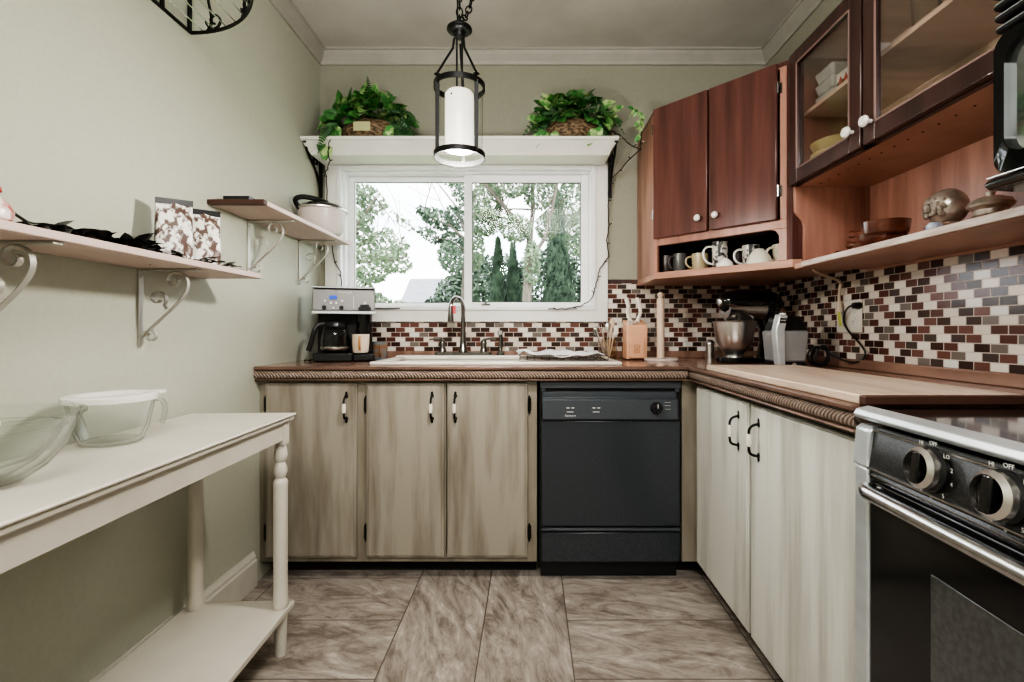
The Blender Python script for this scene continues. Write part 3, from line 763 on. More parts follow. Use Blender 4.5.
# stand mixer (built along local -X head direction, then turned)
mxo = Vector((1.010, 2.28, ZT))
mx = thing('stand_mixer', 'black tilt-head stand mixer with a steel bowl in the counter corner', 'mixer', mxo)
L = mxo
def Lp(x, y, z): return L + Vector((x, y, z))
pl = []
for i in range(32):
    a = 2*PI*i/32; r_ = .085 if math.cos(a) < 0 else .085
    pl.append((L.x + (-.085 if math.cos(a) < 0 else .115) + r_*math.cos(a), L.y + .085*math.sin(a)*(1 if math.cos(a) < 0 else .85)))
MB().prism(pl, ZT+.004, ZT+.028).build('base', BLKGL, mx, bev=.006)
MB().lathe([(.052,.0),(.047,.006),(.040,.008)], Lp(-.075,0,.028), 24).build('bowl_clamp', CHROME, mx)
m = MB().tube([Lp(.13,0,.02), Lp(.135,0,.10), Lp(.125,0,.17), Lp(.11,0,.235)], [.058,.046,.043,.052], 20); m.build('column', BLKGL, mx)
m = MB(); ns = 14
prof_ = [(.20,.012),(.195,.038),(.17,.056),(.12,.066),(.05,.066),(-.03,.062),(-.09,.056),(-.130,.048),(-.150,.036),(-.158,.018),(-.160,.004)]
m.tube([Lp(x, 0, .285 + (.008 if x < .1 else 0)) for x, r_ in prof_], [r_ for x, r_ in prof_], 24)
hdm = m.build('motor_head', BLKGL, mx, ang=80)
MB().lathe([(0,0),(.022,0),(.022,.010),(.016,.016),(0,.018)], (0,0,0), 20, M=Matrix.Translation(Lp(-.152,0,.292)) @ Matrix.Rotation(-PI/2, 4, 'Y')).build('hub_cap', CHROME, hdm)
m = MB().tube([Lp(.08,0,.262), Lp(-.13,0,.262)], [.0655,.0505], 28); m.build('chrome_band', CHROME, hdm)
MB().lathe([(0,0),(.040,0),(.046,.010),(.046,.03),(0,.03)], Lp(-.085,0,.205), 24).build('planetary', CHROME, hdm)
MB().lathe([(0,-.04),(.008,-.04),(.008,.0)], Lp(-.085,0,.205), 12).build('beater_shaft', STEEL, hdm)
MB().lathe([(0,0),(.040,.002),(.044,.012),(.052,.022),(.074,.045),(.092,.085),(.100,.130),(.105,.166),(.109,.168),(.107,.171),(.101,.168),(.096,.130),(.088,.085),(.070,.048),(0,.026)], Lp(-.075,0,.030), 40).build('bowl', STEEL, mx)
m = MB().tube(bez(Lp(.0,-.07,.18), Lp(.01,-.13,.18), Lp(-.01,-.13,.10), Lp(-.02,-.065,.11)), .005, 8)
for v in range(0): pass
mx.rotation_euler = (0, 0, math.radians(13)); mx.scale = (.88, .88, .96)

# blender base
bx0, by0 = 1.045, 2.03
bl = thing('blender_base', 'silver and black blender motor base right of the stand mixer', 'blender', (bx0+.02, by0, ZT))
def taper(mb, cx, cy, z0, z1, w0, d0, w1, d1):
    mb.add([(cx-w0,cy-d0,z0),(cx+w0,cy-d0,z0),(cx+w0,cy+d0,z0),(cx-w0,cy+d0,z0),(cx-w1,cy-d1,z1),(cx+w1,cy-d1,z1),(cx+w1,cy+d1,z1),(cx-w1,cy+d1,z1)],
           [(0,3,2,1),(4,5,6,7),(0,1,5,4),(1,2,6,5),(2,3,7,6),(3,0,4,7)]); return mb
sil = mat('silver_plastic', (.40,.41,.42), .35, .5)
taper(MB(), bx0+.012, by0, ZT+.022, ZT+.150, .056, .060, .066, .066).build('housing', sil, bl, bev=.008)
taper(MB(), bx0+.012, by0, ZT, ZT+.024, .056, .058, .056, .060).build('foot', BLKPL, bl, bev=.005)
taper(MB(), bx0+.014, by0, ZT+.150, ZT+.208, .064, .064, .044, .046).build('collar', BLKPL, bl, bev=.008)
pp = MB().prism([(bx0-.048,ZT+.010),(bx0-.020,ZT+.010),(bx0-.022,ZT+.150),(bx0-.010,ZT+.212),(bx0-.044,ZT+.216),(bx0-.060,ZT+.150)], by0-.071, by0-.03, 'y').build('side_panel', PALECH, bl, bev=.004)
MB().box(bx0-.044, bx0-.018, by0-.074, by0-.070, ZT+.180, ZT+.200).build('badge', BLKPL, pp)
text('NINJA', .0075, 'lettering', WHTXT, pp, (bx0-.031, by0-.0745, ZT+.190), FRONT)
MB().lathe([(.014,.20),(.012,.222),(.016,.226),(.008,.240),(0,.245)], (bx0+.005,by0,ZT), 8).build('drive_shaft', CHROME, bl)
MB().lathe([(0,0),(.009,0),(.008,.004),(0,.004)], (0,0,0), 14, M=Matrix.Translation((bx0+.02, by0-.058, ZT+.012)) @ Matrix.Rotation(PI/2,4,'X')).build('button', STEEL, bl)
# coiled black lead + plug
m = MB()
pts = []
c0 = Vector((1.185, 1.98, ZT+.045))
for i in range(70):
    a = i/69*2*PI*3.2; pts.append(c0 + Vector((.034*math.cos(a)*(1-.1*math.sin(a*.31)), .02*math.sin(a*.5)+i*.0004, .038*math.sin(a))))
m.tube(pts, .0045, 8)
end = Vector((XR-.035, 1.900, 1.155))
m.tube(bez(pts[-1], (1.24,1.95,ZT-.0+.012), (1.28,1.85,ZT+.01), (1.275,1.86,ZT+.07), 10) + bez((1.275,1.86,ZT+.07),(1.27,1.90,ZT+.13),(1.28,2.02,ZT+.15),(1.262,1.96,1.13),10)[1:] + bez((1.262,1.96,1.13),(1.255,1.93,1.15),(1.250,1.92,1.155),end,6)[1:], .0035, 8)
cord = thing('power_cord', 'black power cord coiled on the counter and plugged in the wall outlet', 'cord', (1.185, 1.98, ZT))
m.build('cable', BLKPL, cord)
MB().cyl((XR-.040,1.900,1.155),(XR-.012,1.900,1.155),.011,.014,12).build('plug', BLKPL, cord)

# outlet plate and white cord
op = thing('wall_outlet', 'cream double outlet plate on the mosaic backsplash', 'outlet', (XR-.01, 1.975, 1.117))
ya, yb_ = 1.925, 2.055
MB().box(XR-.014, XR-.008, ya-.035, yb_-.01, 1.050, 1.180).build('plate', PORC, op, bev=.003)
m = MB()
for y in (1.935, 2.0):
    for z in (1.140, 1.092): m.prism([(y+.015*math.cos(a), z+.018*math.sin(a)) for a in [2*PI*i/16 for i in range(16)]], XR-.0165, XR-.013, 'x')
rc = m.build('receptacle', WHITEC, op, bev=.001)
m = MB()
for y in (1.930, 1.940): m.box(XR-.0170, XR-.0160, y-.001, y+.001, 1.088, 1.098)
m.cyl((XR-.0170,1.935,1.082),(XR-.016,1.935,1.082),.002,seg=8)
m.build('slots', BLKPL, rc)
wc = thing('lamp_cord', 'off-white cord hanging from the cherry shelf to the outlet', 'cord', (XR-.03, 2.0, 1.17))
m = MB().tube(bez((1.10,1.90,1.297),(1.13,1.90,1.26),(1.262,1.96,1.27),(1.262,1.99,1.24)) + [Vector((1.264,2.0,1.20)), Vector((1.265,2.0,1.165))], .0055, 8)
m.build('cable', CORDW, wc)
MB().cyl((1.265,2.0,1.17),(1.266,2.0,1.135),.010,.013,10).build('plug', CORDW, wc)
MB().add([(1.255,1.998,1.132),(1.255,1.978,1.132),(1.258,1.970,1.075),(1.258,1.990,1.075)],[(0,1,2,3)]).build('paper_tag', TAGYEL, wc)

# ------------------------------------------------------------------ corner wall cabinet (face at 45 degrees)
A = Vector((.586, 2.31, 0)); B = Vector((.990, 1.885, 0)); Lf = (B-A).length
d = (B-A).normalized(); inn = Vector((-d.y, d.x, 0))
FM = Matrix(((d.x, inn.x, 0, A.x), (d.y, inn.y, 0, A.y), (0, 0, 1, 0), (0, 0, 0, 1)))
Z0, Z1 = 1.30, 2.10
cc_ = thing('corner_cabinet', 'mahogany corner wall cabinet with two plain doors above an open cup niche', 'cabinet', (.85, 2.3, Z0))
poly = [(.586, YB-.009), (.586, 2.31), (.990, 1.885), (.998, 1.862), (XR-.009, 1.862), (XR-.009, YB-.009)]
poly_i = [(.598, YB-.02), (.598, 2.325), (.995, 1.905), (XR-.02, 1.885), (XR-.02, YB-.02)]
MB().prism(poly, Z0, Z0+.030).build('bottom_board', CHERRY, cc_, bev=.002)
MB().prism(poly, Z1-.018, Z1).build('top_board', MAHOG, cc_, bev=.002)
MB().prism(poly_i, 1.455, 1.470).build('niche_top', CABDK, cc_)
MB().box(.586, .602, 2.318, YB-.009, Z0+.03, Z1-.018).build('side_panel', CHERRYV, cc_)
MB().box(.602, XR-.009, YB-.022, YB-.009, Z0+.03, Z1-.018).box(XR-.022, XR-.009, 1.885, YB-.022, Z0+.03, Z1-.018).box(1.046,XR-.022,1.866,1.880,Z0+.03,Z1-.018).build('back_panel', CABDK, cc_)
# face frame with curved niche corners
m = MB(FM)
m.box(0, .018, 0, .018, Z0+.03, Z1-.018)
m.box(.018, Lf, 0, .018, 1.455, 1.490); m.box(.018, Lf-.0, 0, .018, 2.075, Z1-.018)
m.box(.560, Lf, 0, .018, 1.49, 2.075)
m.prism([(Lf, Z0+.03), (Lf, 1.455), (.525, 1.455), (.545, 1.448), (.556, 1.430), (.558, 1.40), (.552, 1.375), (.552, Z0+.045), (.545, Z0+.03)], 0, .018, 'y')
m.box(.270, .284, .001, .018, 1.49, 2.075)
m.build('face_frame', CHERRYV, cc_, bev=.002)
MB().prism([(.990,1.885),(.999,1.863),(1.045,1.863),(1.03,1.90)], Z0+.03, Z1-.018).build('corner_filler', MAHOG, cc_, bev=.001)
for s0, s1, ks, hs in ((.006, .272, .236, .003), (.281, .556, .315, .558)):
    m = MB(FM).box(s0, s1, -.020, -.001, 1.487, 2.094)
    dd = m.build('door', MAHOG, cc_, bev=.004)
    m = MB(FM @ Matrix.Translation((ks, -.020, 1.545)) @ Matrix.Rotation(PI/2, 4, 'X'))
    m.lathe([(.006,0),(.006,.010),(.013,.014),(.0145,.020),(.011,.026),(0,.028)], (0,0,0), 18).build('knob', WHITEC, dd)
    for z in (1.60, 2.0):
        m = MB(FM).tube([(hs, -.014, z-.022), (hs, -.014, z+.022)], .0045, 8); m.box(hs-.004, hs+.012 if hs > .3 else hs+.004, -.004, .0, z-.02, z+.02)
        m.build('hinge', DKCHR, dd)

# cups in the niche
def npos(px, back, z=Z0+.030):
    k = (px - CX) / F
    # point on the face line seen at px, pushed back along the ray
    t = (A.x - k*A.y) / (k*(B.y-A.y) - (B.x-A.x))
    Y = A.y + t*(B.y-A.y) + back
    return Vector((k*Y, Y, z))
dkcup = mat('dark_pottery', (.035, .022, .02), .3)
gcup = mat('grey_glazed_cup', (.10, .10, .095), .25)
mug('cup', 'dark brown cup at the left end of the cup niche', npos(667, .10), .036, .085, dkcup, PI*.1, cat='cup')
mug('cup', 'grey patterned cup second from the left in the cup niche', npos(680, .09), .032, .088, gcup, PI*1.1, cat='cup')
mug('cup', 'tan cup with left-facing handle in the cup niche', npos(700, .09), .036, .078, mat('tan_glaze', (.42,.35,.22), .3), PI*.95, cat='cup')
mug('tall_mug', 'tall printed mug with large white handle in the cup niche', npos(720, .085), .034, .118, PATM, PI*1.0, WHITEC, cat='mug')
mug('cup', 'small dark glass cup behind the white bowls in the niche', npos(737, .14), .026, .075, dkcup, 0, cat='cup')
mug('cup', 'black rimmed white cup with handle left, behind the round bowl', npos(751, .13), .036, .095, PATM, PI*.9, WHITEC, cat='cup')
mug('cup', 'cream cup at the right end of the cup niche', npos(783, .11), .040, .080, mat('pale_cream_glaze', (.6,.55,.44), .3), PI*1.0, cat='cup')
def bowl_up(label, loc, r, h, m_):
    o = MB().lathe([(0,h),(r*.35,h),(r*.42,h*.95),(r*.85,h*.5),(r,h*.05),(r,0),(r*.92,0),(r*.75,h*.45),(0,h*.85)], loc, 28).build('small_bowl', m_)
    return tag(o, label, 'bowl')
bowl_up('small white bowl turned upside down in front of the tall mug', npos(725, .035), .036, .036, WHITEC)
bowl_up('larger round white bowl upside down near the niche middle', npos(759, .06), .052, .064, mat('off_white_glaze', (.7,.66,.57), .35))

# ------------------------------------------------------------------ glass-door wall cabinet on the right wall
XG = 1.0; YG0, YG1 = .936, 1.86
gc = thing('glass_door_cabinet', 'dark mahogany wall cabinet with glass doors over an open cherry shelf', 'cabinet', (1.15, 1.4, 1.291))
MB().box(XG+.012, XR-.001, YG0, YG1-.0, 1.60, 1.616).build('bottom_board', CHERRY, gc, bev=.002)
MB().box(XG+.012, XR-.001, YG0, YG1, 2.085, 2.10).build('top_board', CABIN, gc)
MB().box(XR-.012, XR-.001, YG0, YG1, 1.616, 2.085).build('back_panel', CABIN, gc)
MB().box(XG+.03, XR-.012, YG0+.015, YG1-.015, 1.862, 1.876).build('inner_shelf', CABIN, gc)
# left end panel, curved notch low down
m = MB().prism([(XG+.0, 2.10),(XG+.0, 1.600),(XG+.002,1.51),(XG+.010,1.495),(XG+.030,1.475),(XG+.036,1.455),(XG+.036,1.311),(XR-.001,1.311),(XR-.001,2.10)], YG1-.016, YG1-.0, 'y')
m.build('end_panel', CHERRYV, gc, bev=.001)
MB().prism([(XG+.0, 2.10),(XG+.0, 1.600),(XG+.036,1.455),(XG+.036,1.311),(XR-.001,1.311),(XR-.001,2.10)], YG0, YG0+.015, 'y').build('end_panel', CHERRYV, gc)
MB().box(XR-.012, XR-.001, YG0, YG1-.016, 1.311, 1.60).build('niche_back', CHERRYV, gc)
MB().box(XG+.006, XR-.001, .60, YG1, 1.291, 1.311).build('open_shelf', CHERRY, gc, bev=.001)
MB().box(XG-.002, XG+.006, .60, 1.80, 1.293, 1.312).build('shelf_edge', EDGEW, gc, bev=.001)
m = MB()
for i in range(16):
    m.cyl((1.07, 1.80-.052*i, 1.5985), (1.07, 1.80-.052*i, 1.6005), .003, seg=8)
m.build('peg_holes', TOE, gc)
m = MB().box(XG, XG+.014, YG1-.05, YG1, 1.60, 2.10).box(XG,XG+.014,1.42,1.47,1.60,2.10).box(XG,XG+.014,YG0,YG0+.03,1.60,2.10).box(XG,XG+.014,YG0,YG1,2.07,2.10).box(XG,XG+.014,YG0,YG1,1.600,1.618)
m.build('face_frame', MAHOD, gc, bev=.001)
def gdoor(y0, y1, ky, hy):
    w, z0, z1 = .052, 1.603, 2.095
    m = MB()
    m.box(XG-.020, XG-.001, y0, y0+w, z0, z1); m.box(XG-.020, XG-.001, y1-w, y1, z0, z1)
    m.box(XG-.020, XG-.001, y0+w, y1-w, z0, z0+w); m.box(XG-.020, XG-.001, y0+w, y1-w, z1-w, z1)
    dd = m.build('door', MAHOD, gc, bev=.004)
    MB().box(XG-.011, XG-.007, y0+w-.004, y1-w+.004, z0+w-.004, z1-w+.004).build('glass_pane', GLASSC, dd)
    m = MB()
    for (a, b_, c_, e_) in ((y0+w-.003, y0+w+.002, z0+w, z1-w), (y1-w-.002, y1-w+.003, z0+w, z1-w), (y0+w, y1-w, z0+w-.003, z0+w+.002), (y0+w, y1-w, z1-w-.002, z1-w+.003)):
        m.box(XG-.0215, XG-.018, a, b_, c_, e_)
    m.build('bead', mat('door_bead', (.30,.20,.18), .35) if 'door_bead' not in bpy.data.materials else bpy.data.materials['door_bead'], dd)
    MB().lathe([(.006,0),(.006,.012),(.015,.016),(.017,.022),(.013,.029),(0,.031)], (0,0,0), 18, M=Matrix.Translation((XG-.020, ky, 1.660)) @ Matrix.Rotation(-PI/2,4,'Y')).build('knob', WHITEC, dd)
    MB().tube([(XG-.014,hy,1.70),(XG-.014,hy,1.745)], .005, 8).tube([(XG-.014,hy,1.98),(XG-.014,hy,2.025)], .005, 8).build('hinge', DKCHR, dd)
gdoor(1.452, 1.852, 1.485, 1.857)
gdoor(.940, 1.442, 1.405, .938)

# contents behind the glass
def stack_bowl(label, x, y, z, r, h, m_, name='bowl', group=None):
    o = MB().lathe([(0,0),(r*.6,0),(r*.85,h*.25),(r,h*.8),(r*1.02,h),(r*.95,h),(r*.8,h*.35),(0,h*.15)], (x,y,z), 30).build(name, m_)
    return tag(o, label, 'bowl' if 'bowl' in name else 'dish', group)
zb = 1.617
for i in range(4):
    o = MB().lathe([(0,0),(.055,0),(.082,.008),(.086,.011),(.08,.011),(0,.005)], (1.112,1.762,zb+.009*i), 30).build('plate', WHITEC)
    tag(o, 'white plate in the stack under the yellow bowls behind glass', 'plate', 'white plates under the yellow bowls')
stack_bowl('lower yellow bowl stacked on white plates in the glass cabinet', 1.112, 1.762, zb+.040, .088, .042, YELLOW)
stack_bowl('upper yellow bowl stacked on white plates in the glass cabinet', 1.112, 1.762, zb+.078, .088, .042, YELLOW)
stack_bowl('pale blue bowl behind the glass door stile near the knobs', 1.20, 1.585, zb, .05, .08, mat('pale_blue_glaze', (.28,.42,.44), .3))
for i, lab in enumerate(('lowest frosted plastic tub stacked on the inner cabinet shelf', 'middle frosted plastic tub stacked on the inner cabinet shelf', 'topmost frosted plastic tub stacked on the inner cabinet shelf')):
    m = MB(); taper(m, 1.135, 1.772, 1.877+.044*i, 1.877+.044*i+.042, .065, .045, .075, .055)
    tag(m.build('plastic_tub', FROST, bev=.008), lab, 'container')
m = MB().box(1.055, 1.16, 1.49, 1.685, 1.877, 1.937)
bxg = thing('patterned_box', 'white box with red and green pattern on the cabinet shelf', 'box', (1.12, 1.59, 1.877))
m.build('carton', WHITEC, bxg, bev=.002)
m = MB()
for i in range(6):
    y = 1.52+.028*i
    m.prism([(y,1.888),(y+.012,1.900),(y,1.922),(y-.012,1.900)], 1.0535, 1.0552, 'x')
pt = m.build('red_pattern', RED, bxg)
m = MB()
for i in range(6):
    y = 1.534+.028*i
    m.prism([(y,1.890),(y+.007,1.900),(y,1.908),(y-.007,1.900)], 1.0535, 1.0552, 'x')
m.build('green_pattern', FERN, bxg)
# tumblers: first, then copies
def tumbler(loc):
    t = MB().lathe([(0,0),(.028,0),(.033,.09),(.036,.12),(.033,.12),(.030,.09),(.026,.008),(0,.008)], loc, 20).build('drinking_glass', GLASSB)
    return tag(t, 'clear drinking glass on the upper shelf behind the second glass door', 'glass', 'drinking glasses on the inner shelf')
tm = tumbler((1.10, 1.36, 1.877))
for x, y in ((1.18,1.36),(1.10,1.27),(1.18,1.27),(1.10,1.18),(1.18,1.18),(1.10,1.09),(1.18,1.09)):
    c_ = tm.copy(); COL.objects.link(c_); c_.location = (x, y, 1.877)
gb = MB().lathe([(0,0),(.03,0),(.05,.025),(.055,.045),(.051,.045),(.045,.025),(0,.008)], (1.12,1.36,zb), 20).build('glass_cup', GLASSB)
tag(gb, 'small clear glass dish on the cabinet floor behind the second glass door', 'dish', 'glass dishes on the cabinet floor')
for x, y, z in ((1.12,1.24,zb),(1.12,1.24,zb+.018),(1.12,1.12,zb),(1.12,1.12,zb+.018),(1.21,1.3,zb),(1.21,1.18,zb)):
    c_ = gb.copy(); COL.objects.link(c_); c_.location = (x, y, z)

# open shelf items
def skillet(label, x, y, z, r, h, ln, lid=False):
    t = thing('stoneware_skillet', label, 'pan', (x, y, z))
    MB().lathe([(0,0),(r*.85,0),(r*.95,.006),(r,h*.6),(r*1.03,h),(r*.96,h),(r*.9,.012),(0,.010)], (x,y,z), 30).build('pan_body', BROWNG, t)
    MB().tube([(x-.0,y+r*.93,z+h*.6),(x-.004,y+r+.03,z+h*.62),(x-.008,y+r+ln*.8,z+h*.70),(x-.010,y+r+ln,z+h*.75)], [.013,.009,.010,.014], 10).build('handle', BROWNG, t)
    return t
skillet('glazed brown stoneware skillet, lowest of its stack on the shelf', 1.110, 1.56, 1.312, .064, .024, .125)
skillet('glazed brown stoneware skillet, middle of its stack on the shelf', 1.105, 1.535, 1.329, .064, .030, .080)
skillet('glazed brown stoneware skillet, topmost of its stack on the shelf', 1.100, 1.515, 1.352, .064, .042, .080)
sb = thing('silver_dish', 'round antique silver covered dish with raised grapes on the cherry shelf', 'dish', (1.13, 1.325, 1.312))
MB().ball((1.13,1.325,1.392), .050, .95, .95, 1.0, 28).build('domed_cover', ANTIQ, sb)
MB().lathe([(0,0),(.040,0),(.050,.012),(.045,.02),(.050,.030),(.045,.034),(0,.034)], (1.13,1.325,1.312), 28).build('base_dish', mat('pink_silver', (.62,.45,.40), .3, .8), sb)
m = MB()
for i in range(34):
    a = random.uniform(-.9,.9); e_ = random.uniform(-.45,.55)
    n_ = Vector((-math.cos(a)*math.cos(e_), math.sin(a)*math.cos(e_)*.8, math.sin(e_)*.9)); m.ball(Vector((1.13,1.325,1.388))+n_*.051, random.uniform(.006,.009), seg=8)
m.build('grape_relief', ANTIQ, sb)
MB().lathe([(0,0),(.030,0),(.036,.012),(.031,.02),(.036,.03),(.033,.042),(.044,.050),(.046,.056),(.040,.066),(.022,.074),(.008,.078),(.010,.086),(0,.09)], (1.13,1.20,1.312), 32).build('x', ANTIQ)
o = bpy.data.objects['x']; o.name = 'lidded_tin'; tag(o, 'ringed antique metal lidded pot right of the grape silver dish', 'pot')
MB().lathe([(0,0),(.020,0),(.050,.045),(.052,.048),(.048,.048),(0,.01)], (1.12,1.035,1.312), 28).build('x', MUGC)
o = bpy.data.objects['x']; o.name = 'cream_dish'; tag(o, 'small cream flared dish at the right end of the shelf', 'dish')
MB().lathe([(0,0),(.018,0),(.019,.018),(.012,.026),(0,.028)], (1.05,1.27,1.312), 16).build('x', mat('blue_white_trinket', (.55,.6,.65), .3, c2=(.25,.3,.4), sc=(60,60,60)))
o = bpy.data.objects['x']; o.name = 'trinket'; tag(o, 'tiny blue and white trinket in front of the silver dish', 'trinket')

# ------------------------------------------------------------------ microwave
MX, MY0, MY1, MZ0, MZ1 = .890, .18, .932, 1.320, 1.725
mw = thing('microwave', 'black over-the-range microwave with curved slatted vent and glossy window', 'microwave', (1.1, .56, MZ0))
MB().box(MX+.02, XR-.002, MY0, MY1-.01, MZ0+.015, MZ1).build('body', BLKPL, mw, bev=.006)
m = MB()
for i in range(4):
    z = 1.616 + .0215*i
    m.prism([(MX+.03,z),(MX-.004-.002*i,z+.003),(MX-.010-.002*i,z+.009),(MX+.004,z+.017),(MX+.03,z+.017)], MY0, MY1-.004, 'y')
m.build('vent_grille', BLKPL, mw, bev=.003)
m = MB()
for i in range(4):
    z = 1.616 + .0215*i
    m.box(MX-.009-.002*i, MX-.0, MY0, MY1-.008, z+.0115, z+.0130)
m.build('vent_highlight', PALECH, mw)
def rrect(y0, y1, z0, z1, r, n=6):
    out = []
    for cy_, cz_, a0 in ((y1-r, z1-r, 0), (y0+r, z1-r, PI/2), (y0+r, z0+r, PI), (y1-r, z0+r, 1.5*PI)):
        for i in range(n+1): a = a0 + PI/2*i/n; out.append((cy_+r*math.cos(a), cz_+r*math.sin(a)))
    return out
outer = rrect(MY0, MY1, MZ0+.03, 1.612, .03); inner = rrect(MY0+.16, MY1-.024, MZ0+.065, 1.590, .035)
n = len(outer); vs = []; fs = []
for xx, R_ in ((MX+.02, outer), (MX-.006, outer), (MX-.012, [(a*.985+.0084*(MY0+MY1)*.0+ .015*(MY0+MY1)/2, b*.985+.015*1.5) for a, b in outer]), (MX-.010, inner), (MX+.004, inner)):
    vs += [(xx, a, b) for a, b in R_]
for L_ in range(4):
    for i in range(n): fs.append((L_*n+i, L_*n+(i+1)%n, (L_+1)*n+(i+1)%n, (L_+1)*n+i))
dr = MB().add(vs, fs).build('door', BLKGL, mw, ang=50)
MB().prism(inner, MX+.002, MX+.005, 'x').build('window', mat('mirror_dark_glass', (.42,.45,.44), .05, .9), dr)
m = MB()
m.prism([(MX+.05,MZ0+.000),(MX-.02,MZ0+.004),(MX-.030,MZ0+.014),(MX-.020,MZ0+.024),(MX+.05,MZ0+.028)], MY0, MY1-.002, 'y')
m.build('bottom_lip', BLKGL, mw, bev=.004)
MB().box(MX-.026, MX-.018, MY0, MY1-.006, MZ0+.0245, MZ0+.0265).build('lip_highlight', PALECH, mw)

# ------------------------------------------------------------------ stove
so = Vector((.674, .985, 0))
st = thing('stove', 'black and stainless electric range with front knobs, lower right', 'stove', so)
def SB(x0, x1, y0, y1, z0, z1): return MB().box(so.x+x0, so.x+x1, so.y+y0, so.y+y1, z0, z1)
SB(.03, .585, -.755, -.005, .06, .885).build('body', BLKPL, st)
SB(-.0, .59, -.755, -.003, .893, .905).build('cooktop', BLKGL, st, bev=.003)
m = MB().prism([(so.x-.016,.884),(so.x-.024,.892),(so.x-.017,.903),(so.x+.006,.909),(so.x+.010,.895),(so.x-.002,.884)], so.y-.76, so.y-.001, 'y')
m.build('front_rail', PALECH, st, bev=.002)
m = MB().prism([(so.x-.004,.875),(so.x-.010,.868),(so.x-.020,.795),(so.x+.03,.795),(so.x+.03,.875)], so.y-.757, so.y-.045, 'y')
cpn = m.build('control_panel', SPECK, st, bev=.001)
m = MB().prism([(so.x-.010,.874),(so.x-.020,.866),(so.x-.026,.795),(so.x+.03,.795),(so.x+.03,.874)], so.y-.046, so.y-.002, 'y')
m.build('end_cap', PALECH, st, bev=.004)
MB().box(so.x-.014,so.x-.006,so.y-.757,so.y-.046,.8665,.8700).box(so.x-.024,so.x-.016,so.y-.757,so.y-.046,.794,.797).build('panel_trim', CHROME, cpn)
SB(-.018, .03, -.755, -.03, .774, .794).build('vent_strip', BLKGL, st, bev=.002)
SB(-.024, -.016, -.755, -.05, .784, .786).build('vent_line', CHROME, st)
dr = SB(-.018, .03, -.712, -.045, .17, .772).build('oven_door', OVENB, st, bev=.004)
SB(-.0205, -.017, -.62, -.200, .24, .668).build('oven_window', OVENW, dr, bev=.002)
SB(-.022, .03, -.045, -.003, .065, .793).build('side_trim', PALECH, st, bev=.004)
SB(-.022, .03, -.755, -.712, .065, .793).build('side_trim', PALECH, st, bev=.004)
SB(-.016, .03, -.712, -.045, .065, .165).build('storage_drawer', OVENB, st, bev=.004)
SB(.03,.55,-.72,-.04,0,.065).build('plinth', TOE, st)
m = MB().tube([(so.x-.016,so.y-.056,.757),(so.x-.034,so.y-.058,.757),(so.x-.040,so.y-.075,.756)] + [(so.x-.040,so.y-.08-.6*i/8,.756) for i in range(9)] + [(so.x-.034,so.y-.705,.757),(so.x-.016,so.y-.707,.757)], .0135, 14)
m.build('door_handle', CHROME, dr)
def sknob(y, z, labels):
    xk = so.x-.0165
    R0 = Matrix.Translation((xk, so.y+y, z)) @ Matrix.Rotation(-PI/2+.12, 4, 'Y')
    kn = MB().lathe([(.036,0),(.036,.006),(.031,.010),(0,.010)], (0,0,0), 30, M=R0).build('knob', BLKPL, cpn)
    m = MB().lathe([(.031,.010),(.0335,.014),(.033,.022),(.026,.028),(.026,.020)], (0,0,0), 30, M=R0); m.build('chrome_ring', STEEL, kn)
    m = MB(R0).prism([(.026*math.cos(a), .026*math.sin(a)) for a in [2*PI*i/20 for i in range(20)]], .010, .020)
    m.box(-.026,.026,-.0085,.0085,.018,.030)
    m.build('grip', BLKGL, kn, bev=.003)
    for a, s_ in labels:
        r_ = .044
        text(s_, .0095, 'marking', WHTXT, cpn, (xk-.0025-.0012*1, so.y+y-r_*math.sin(a), z+r_*math.cos(a)*.98), SIDEX, .0002)
mk = [(-.45,'HI'),(.15,'OFF'),(.85,'LO'),(1.35,'2'),(1.85,'4'),(2.5,'5'),(3.1,'6'),(3.6,'8')]
sknob(-.200, .836, mk); sknob(-.330, .836, mk); sknob(-.50, .836, mk); sknob(-.63, .836, mk)
st.rotation_euler = (0, 0, math.radians(-3))

# ------------------------------------------------------------------ left wall shelves
def scroll_bracket(y, z, fx_, label):
    """wall-mounted pewter scroll bracket; z = underside of shelf"""
    r = thing('scroll_bracket', label, 'bracket', (XL+.001, y, z-.222))
    MB().box(XL+.001, XL+.006, y-.010, y+.010, z-.222, z-.004).box(XL+.001, fx_, y-.011, y+.011, z-.007, z-.001).build('arm', GREYM, r, bev=.0008)
    W = (0,1,0); m = MB(); x0 = XL+.006; dx = fx_-XL
    def P(u, v): return (x0+u, y, z-v)
    # diagonal sweeping into upper curl
    m.strap(bez(P(.002,.200), P(.05,.150), P(.115,.105), P(.135,.060), 12) + bez(P(.135,.060), P(.145,.030), P(.125,.008), P(.105,.010), 8)[1:] + [Vector(q) for q in spiral((x0+.100, y, z-.034), .026, .008, PI*.45, .95, (1,0,0), (0,0,1), 18)], .013, .003, W)
    m.strap([Vector(P(.075,.118))] + spiral((x0+.048, y, z-.088), .027, .009, -PI*.25, 1.05, (1,0,0), (0,0,1), 20), .012, .0025, W)
    m.strap(spiral((x0+.028, y, z-.198), .020, .007, PI*.8, -1.2, (1,0,0), (0,0,1), 20), .012, .0025, W)
    m.cyl((XL+.006, y, z-.212), (XL+.009, y, z-.212), .005, seg=10); m.cyl((XL+.006, y, z-.022), (XL+.009, y, z-.022), .005, seg=10)
    m.build('scroll', GREYM, r, ang=60)
LS = tag(MB().box(XL+.001, -.945, .42, 1.722, 1.240, 1.258).build('wall_shelf', PINKW, bev=.002), 'long lower wall shelf of pale pinkish wood, nearest on the left wall', 'shelf')
us = thing('wall_shelf', 'shorter upper wall shelf of pale pinkish wood beside the window', 'shelf', (-1.05, 2.16, 1.507))
